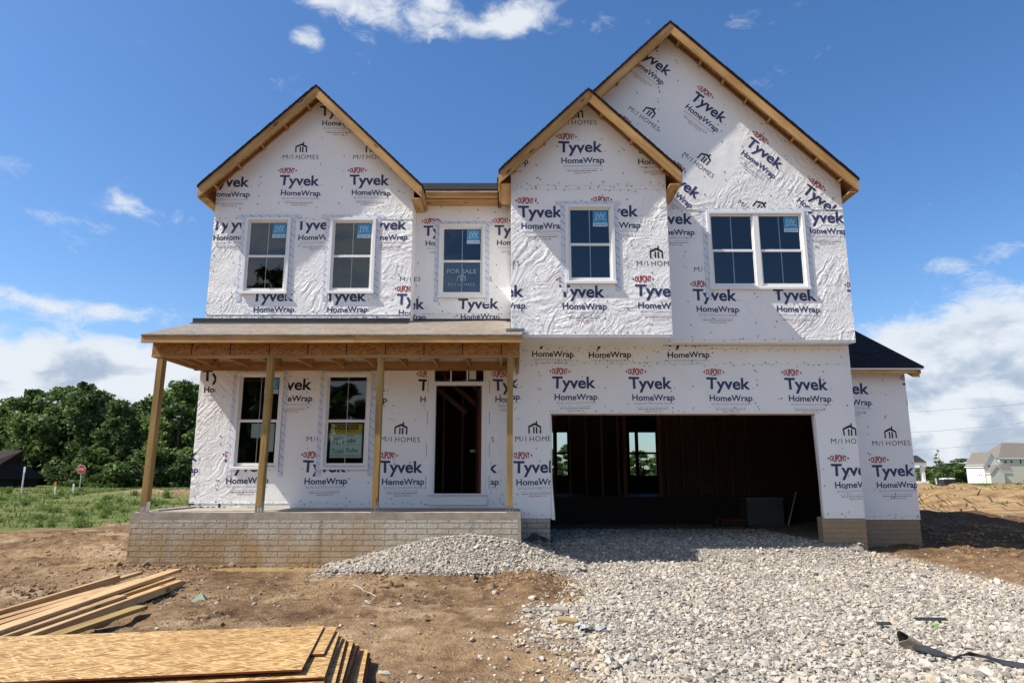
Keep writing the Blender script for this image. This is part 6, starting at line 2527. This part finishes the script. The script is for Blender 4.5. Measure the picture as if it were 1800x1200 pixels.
# ================================================================ far things
M['white_siding'] = Mat('white_siding', (0.72, 0.72, 0.71), 0.6).m
M['cream_siding'] = Mat('cream_siding', (0.62, 0.57, 0.49), 0.6).m
M['grey_siding'] = Mat('grey_siding', (0.40, 0.42, 0.45), 0.6).m
M['brown_wall'] = Mat('dark_brown_wall', (0.045, 0.038, 0.036), 0.8).m
M['far_glass'] = Mat('far_window', (0.02, 0.022, 0.026), 0.15, 0.5).m
M['far_white'] = Mat('white_paint', (0.78, 0.78, 0.77), 0.5).m
M['sign_red'] = Mat('red_sign_paint', (0.45, 0.02, 0.03), 0.4).m
M['orange'] = Mat('orange_paint', (0.75, 0.22, 0.03), 0.5).m


def far_house(label, loc, rz):
    e = empty('house', loc)
    e.rotation_euler = (0, 0, rz)
    return tag(e, label, 'house')


def pbuild(mb, name, parent):
    o = mb.build(name)
    o.parent = parent
    o.location = (0, 0, 0)
    return o


def window_part(root, x, y, z, w, h, face='y', t=0.06, white=True):
    f = MB()
    if face == 'y':
        f.box(x, x + w, y - 0.05, y - 0.002, z, z + h, 'far_white')
        o = pbuild(f, 'window', root)
        q = MB()
        q.box(x + t, x + w - t, y - 0.06, y - 0.051, z + t, z + h - t, 'far_glass')
    else:
        f.box(y - 0.05, y - 0.002, x, x + w, z, z + h, 'far_white')
        o = pbuild(f, 'window', root)
        q = MB()
        q.box(y - 0.06, y - 0.051, x + t, x + w - t, z + t, z + h - t, 'far_glass')
    pbuild(q, 'pane', o)


def gable_block(root, x0, x1, y0, y1, z1, ridge, axis, wall, roofm, over=0.4):
    """block with a gable roof; axis = direction of its ridge"""
    w = MB()
    w.box(x0, x1, y0, y1, -1.0, z1, wall)
    if axis == 'y':
        w.prism([(x0, z1 + 0.002), (x1, z1 + 0.002), ((x0 + x1) / 2, ridge - 0.1)], 'y', y0 + 0.002, y1 - 0.002, wall)
    else:
        w.prism([(y0, z1 + 0.002), (y1, z1 + 0.002), ((y0 + y1) / 2, ridge - 0.1)], 'x', x0 + 0.002, x1 - 0.002, wall)
    pbuild(w, 'wall', root)
    r_ = MB()
    if axis == 'y':
        m, s = (x0 + x1) / 2, (ridge - z1) / ((x1 - x0) / 2)
        a0, a1, b = y0 - over, y1 + over, 'y'
        e0, e1 = x0 - over, x1 + over
    else:
        m, s = (y0 + y1) / 2, (ridge - z1) / ((y1 - y0) / 2)
        a0, a1, b = x0 - over, x1 + over, 'x'
        e0, e1 = y0 - over, y1 + over
    for e in (e0, e1):
        ze = ridge - s * abs(e - m)
        r_.prism([(e, ze), (m, ridge), (m, ridge - 0.14), (e, ze - 0.14)], b, a0, a1, roofm)
    ro = pbuild(r_, 'roof', root)
    t_ = MB()
    for e in (e0, e1):
        ze = ridge - s * abs(e - m)
        t_.prism([(e, ze - 0.142), (m, ridge - 0.142), (m, ridge - 0.40), (e, ze - 0.40)], b, a0 - 0.01, a0 + 0.06, 'far_white')
        if b == 'y':
            t_.box(e - 0.05, e + 0.05, a0 + 0.07, a1, ze - 0.40, ze - 0.145, 'far_white')
        else:
            t_.box(a0 + 0.07, a1, e - 0.05, e + 0.05, ze - 0.40, ze - 0.145, 'far_white')
    pbuild(t_, 'trim', ro)


# white house seen corner-on: its long side faces left, its gable end faces us
D = 200
x, zg = W(1733, 849, D)
zg = min(zg, float(gh(x, D)) + 0.1)
h1 = far_house('white two storey house with a brown roof beside the cream house', (x, D, zg), 0)
zE = W(1733, 816.5, D)[1] - zg
zR = W(1747, 794, D)[1] - zg
gable_block(h1, 0, 5.0, 0, 7.8, zE, zR, 'y', 'white_siding', 'shingle_brown', 0.25)
for yy in (7.1, 5.4, 3.3, 2.6, 1.9):
    window_part(h1, yy - 0.25, 0.0, zE - 0.75, 0.42, 0.45, 'x', t=0.03)
for yy in (3.0, 2.2, 1.4):
    window_part(h1, yy - 0.25, 0.0, zE * 0.42, 0.42, 0.40, 'x', t=0.03)
window_part(h1, 1.2, 0.0, zE * 0.74, 1.1, 1.4, t=0.08)
window_part(h1, 2.5, 0.0, zE * 0.74, 1.1, 1.4, t=0.08)
mb = MB()
mb.box(0.4, 1.4, -0.08, -0.003, 0.1, 2.2, 'grey_siding')
pbuild(mb, 'door', h1)
mb = MB()
mb.box(0.05, 4.95, -0.03, -0.004, zE + 0.1, zE + 0.25, 'far_white')
pbuild(mb, 'trim', h1)


def hip_block(root, x0, x1, y0, y1, z1, ridge, wall, roofm, over=0.4):
    w = MB()
    w.box(x0, x1, y0, y1, -1.0, z1, wall)
    pbuild(w, 'wall', root)
    r_ = MB()
    a0, a1, b0, b1 = x0 - over, x1 + over, y0 - over, y1 + over
    k_ = (b1 - b0) / 2
    A, B, C3, D3 = (a0, b0, z1), (a1, b0, z1), (a1, b1, z1), (a0, b1, z1)
    E, F = (a0 + k_, b0 + k_, ridge), (a1 - k_, b0 + k_, ridge)
    for q in ((A, B, F, E), (B, C3, F), (C3, D3, E, F), (D3, A, E)):
        r_.face(q, roofm, [(p_[0], p_[1] + p_[2]) for p_ in q])
    r_.face((A, D3, C3, B), 'far_white')
    ro = pbuild(r_, 'roof', root)
    t_ = MB()
    t_.box(a0, a1, b0 - 0.05, b0 - 0.002, z1 - 0.28, z1 - 0.002, 'far_white')
    pbuild(t_, 'trim', ro)


# cream house behind it with a tall hipped roof, and its small gabled and lean-to wings in front
D = 209
x, zg = W(1762, 849, D)
zg = min(zg, float(gh(x, D)) + 0.1)
h2 = far_house('cream house with a tall brown hipped roof beside the white house', (x, D, zg), 0)
zE = W(1775, 804.5, D)[1] - zg
zR = W(1795, 777, D)[1] - zg
hip_block(h2, 0.0, 24, 0, 9.5, zE, zR, 'cream_siding', 'shingle_brown', 0.4)
sD = 198
ox = xed(1742, 840, sD) - x
gable_block(h2, ox, ox + 4.0, sD - D, sD - D + 1.8, W(1745, 829, sD)[1] - zg, W(1752, 815.5, sD)[1] - zg, 'y', 'cream_siding', 'shingle_brown', 0.2)
gable_block(h2, ox + 4.02, ox + 7.0, sD - D + 0.6, sD - D + 3.5, W(1745, 827, sD)[1] - zg, W(1752, 815, sD)[1] - zg, 'x', 'cream_siding', 'shingle_brown', 0.15)
for u in (1765, 1775.5):
    window_part(h2, xed(u, 811, D) - x, 0.0, W(u, 813.5, D)[1] - zg, 0.8, 0.8, t=0.05)
window_part(h2, xed(1792, 811, D) - x, 0.0, W(1792, 814.5, D)[1] - zg, 0.6, 1.3, t=0.05)
# the house just beyond our right corner: its porch, column and stacked roofs
D = 74
x, zg = W(1590, 846, D)
h3 = far_house('grey and white house with a columned porch peeping past the low garage wing', (x, D, zg), 0)
x1 = xed(1612, 800, D) - x
gable_block(h3, -6.0, x1, 2.5, 12, W(1600, 778, D)[1] - zg, W(1590, 755, D)[1] - zg, 'y', 'white_siding', 'shingle_grey', 0.35)
mb = MB()
mb.box(-6, x1 + 0.5, 2.0, 2.49, 0, W(1600, 815, D)[1] - zg, 'grey_siding')
pbuild(mb, 'wall', h3)
zp = W(1600, 812, D)[1] - zg
zp2 = W(1600, 800, D)[1] - zg
xr = xed(1629.5, 812, D) - x
mb = MB()
mb.prism([(-6, zp), (xr, zp), (xed(1612, 800, D) - x, zp2), (-6, zp2)], 'y', 0, 1.99, 'shingle_grey')
mb.box(-6, xr - 0.05, 0.05, 1.98, zp - 0.30, zp - 0.002, 'far_white')
pbuild(mb, 'porch_roof', h3)
mb = MB()
mb.box(xed(1623, 830, D) - x, xed(1628, 830, D) - x, 0.2, 0.55, 0.0, zp - 0.302, 'far_white')
pbuild(mb, 'porch_column', h3)
mb = MB()
mb.box(-6, xr, 0, 1.9, -0.4, 0.06, 'far_white')
pbuild(mb, 'porch_floor', h3)

# white topped black heap of drain pipe coils and bags between the houses
D = 92
x, zg = W(1660, 851, D)
zt_ = W(1660, 842, D)[1]
mb = MB()
mb.box(0, xed(1680, 846, D) - x, 0, 1.4, -0.2, zt_ - zg, 'dark')
for i in range(4):
    mb.box(0.12 + 0.38 * i, 0.45 + 0.38 * i, 0.1, 1.2, zt_ - zg + 0.002, zt_ - zg + 0.12 + 0.05 * (i % 2), 'far_white')
tag(mb.build('waste_bin'), 'black open bin filled with white bags on the right horizon', 'bin').location = (x, D, zg)
for i, (u, v0, v1, lab) in enumerate(((1645, 851, 840, 'leaning white marker stake left of the black bin on the right horizon'), (1626, 0, 0, ''))):
    if not lab:
        continue
    xx, z0 = W(u + 1, v0, 88)
    xx2, z1 = W(u - 1, v1, 88)
    mb = MB()
    mb.board((0, 0, 0), (xx2 - xx, 0, z1 - z0), (0.14, 0, 0), (0, 0.05, 0), 'far_white')
    tag(mb.build('marker_stake'), lab, 'stake').location = (xx, 88, z0)
xx, z0 = W(1629, 909, 21)
mb = MB()
mb.board((0, 0, 0), (-0.07, 0, 0.34), (0.045, 0, 0), (0, 0.03, 0), 'pale_wood')
tag(mb.build('marker_stake'), 'short bare wooden stake leaning in the soil right of the house', 'stake').location = (xx, 21, z0 - 0.05)
xx, z0 = W(1688, 902, 23)
M['rust'] = Mat('rusty_iron', (0.16, 0.06, 0.03), 0.8).m
mb = MB()
mb.board((0, 0, 0), (0.03, 0, 0.18), (0.06, 0, 0), (0, 0.05, 0), 'rust')
tag(mb.build('survey_pin'), 'small rust red pin standing in the soil right of the house', 'pin').location = (xx, 23, z0 - 0.03)

# power lines in the sky at the right
M['cable'] = Mat('cable', (0.24, 0.26, 0.29), 0.6).m
for lab, pxs in (('topmost of the three power lines crossing the right sky', ((1540, 727), (1650, 721), (1760, 713), (1850, 706))),
                 ('middle one of the three power lines crossing the right sky', ((1540, 763), (1650, 757), (1760, 747), (1850, 736))),
                 ('lowest of the three power lines, just above the far roofs', ((1540, 796), (1650, 788), (1760, 779), (1850, 770)))):
    pts = []
    for u, v in pxs:
        x, z = W(u, v, 150)
        pts.append(Vector((x, 150, z)))
    a, b = pts[0], pts[-1]
    a, b = a + (a - b) * 0.6, b + (b - a) * 0.6
    allp = [a] + pts + [b]
    mb = MB()
    mb.tube([q - a for q in allp], 0.028, 'cable', 6)
    tag(mb.build('power_line'), lab, 'cable', 'power lines in the right sky').location = a

# ---------------------------------------------------------------- left: roof, stop sign, stakes
D = 66
x, zg = W(0, 862, D)
h4 = far_house('dark brown house with a hipped roof at the left edge, half sunk behind the grass', (x, D, -2.6), 0)
xr = xed(80, 838, D + 9.5) - x
zE = W(78, 838, D + 9.5)[1] + 2.6
x0r = xed(-90, 838, D) - x
xt, ztp = xed(3, 791, D + 4.75) - x, W(3, 791, D + 4.75)[1] + 2.6
mb = MB()
mb.box(x0r, xr - 0.5, 0.5, 9, -1, zE, 'brown_wall')
pbuild(mb, 'wall', h4)
mb = MB()
dep = 9.5
A_, B_, C2, D2 = (x0r, 0, zE), (xr, 0, zE), (xr, dep, zE), (x0r, dep, zE)
hl = ztp
E_, F_ = (x0r + 3.4, dep / 2, hl), (xt, dep / 2, hl)
for q in ((A_, B_, F_, E_), (B_, C2, F_), (C2, D2, E_, F_), (D2, A_, E_)):
    mb.face(q, 'shingle_dark_brown', [(p_[0], p_[1] + p_[2]) for p_ in q])
mb.face((A_, D2, C2, B_), 'brown_wall')
pbuild(mb, 'roof', h4)
mb = MB()
mb.box(x0r, xr, -0.08, -0.01, zE - 0.16, zE - 0.01, 'brown_wall')
mb.box(xr + 0.005, xr + 0.07, -0.08, dep, zE - 0.16, zE - 0.01, 'brown_wall')
pbuild(mb, 'gutter', h4)
mb = MB()
mb.box(xr - 0.502, xr - 0.42, 5.6, 6.3, zE - 1.25, zE - 0.25, 'far_glass')
pbuild(mb, 'window', h4)

D = 62
x, z = W(143.5, 824.5, D)
zg = float(gh(x, D)) - 0.05
e = tag(empty('stop_sign', (x, D, zg)), 'red octagonal STOP sign on a post in front of the wood', 'sign')
mb = MB()
mb.box(-0.035, 0.035, 0, 0.05, 0, z - zg + 0.30, 'steel')
pbuild(mb, 'post', e)
mb = MB()
oct_ = [(0.40 * math.cos(R(22.5 + 45 * k)), z - zg + 0.40 * math.sin(R(22.5 + 45 * k))) for k in range(8)]
oct2 = [(0.375 * math.cos(R(22.5 + 45 * k)), z - zg + 0.375 * math.sin(R(22.5 + 45 * k))) for k in range(8)]
mb.prism(oct_, 'y', -0.02, -0.004, 'far_white')
mb.face([(a, -0.024, b) for a, b in oct2], 'sign_red')
flat_letters(mb, [('far_white', text2d('STOP', -0.25, z - zg - 0.10, 0.20, 0.50, 0.01))], -0.028)
pbuild(mb, 'sign_plate', e)
for nm, lab, u, v0, v1, D, w, tip in (('marker_post', 'leaning grey post with a white top beside the brown roofed house', 36, 864, 820, 48, 0.09, 'far_white'),
                                     ('marker_stake', 'white stake with an orange top between the brown roof and the stop sign', 96, 861, 847, 46, 0.09, 'orange'),
                                     ('marker_stake', 'plain white stake just left of the stop sign post', 128, 858, 850, 52, 0.09, 'far_white')):
    xx, z0 = W(u, v0, D)
    xx2, z1 = W(u + (6 if 'post' in nm else 0), v1, D)
    zg = min(z0, float(gh(xx, D)) - 0.02)
    e = tag(empty(nm, (xx, D, zg)), lab, 'post' if 'post' in nm else 'stake')
    H_ = z1 - zg
    dx = xx2 - xx
    mb = MB()
    cutz = 0.80 if 'post' in nm else 0.7
    mb.board((0, 0, 0), (dx * cutz, 0, H_ * cutz), (w, 0, 0), (0, 0.05, 0), 'steel' if 'post' in nm else 'far_white')
    pbuild(mb, 'shaft', e)
    mb = MB()
    mb.board((dx * cutz, -0.002, H_ * cutz + 0.001), (dx * (1 - cutz), 0, H_ * (1 - cutz)), (w * 1.3, 0, 0), (0, 0.056, 0), tip)
    pbuild(mb, 'tip', e)
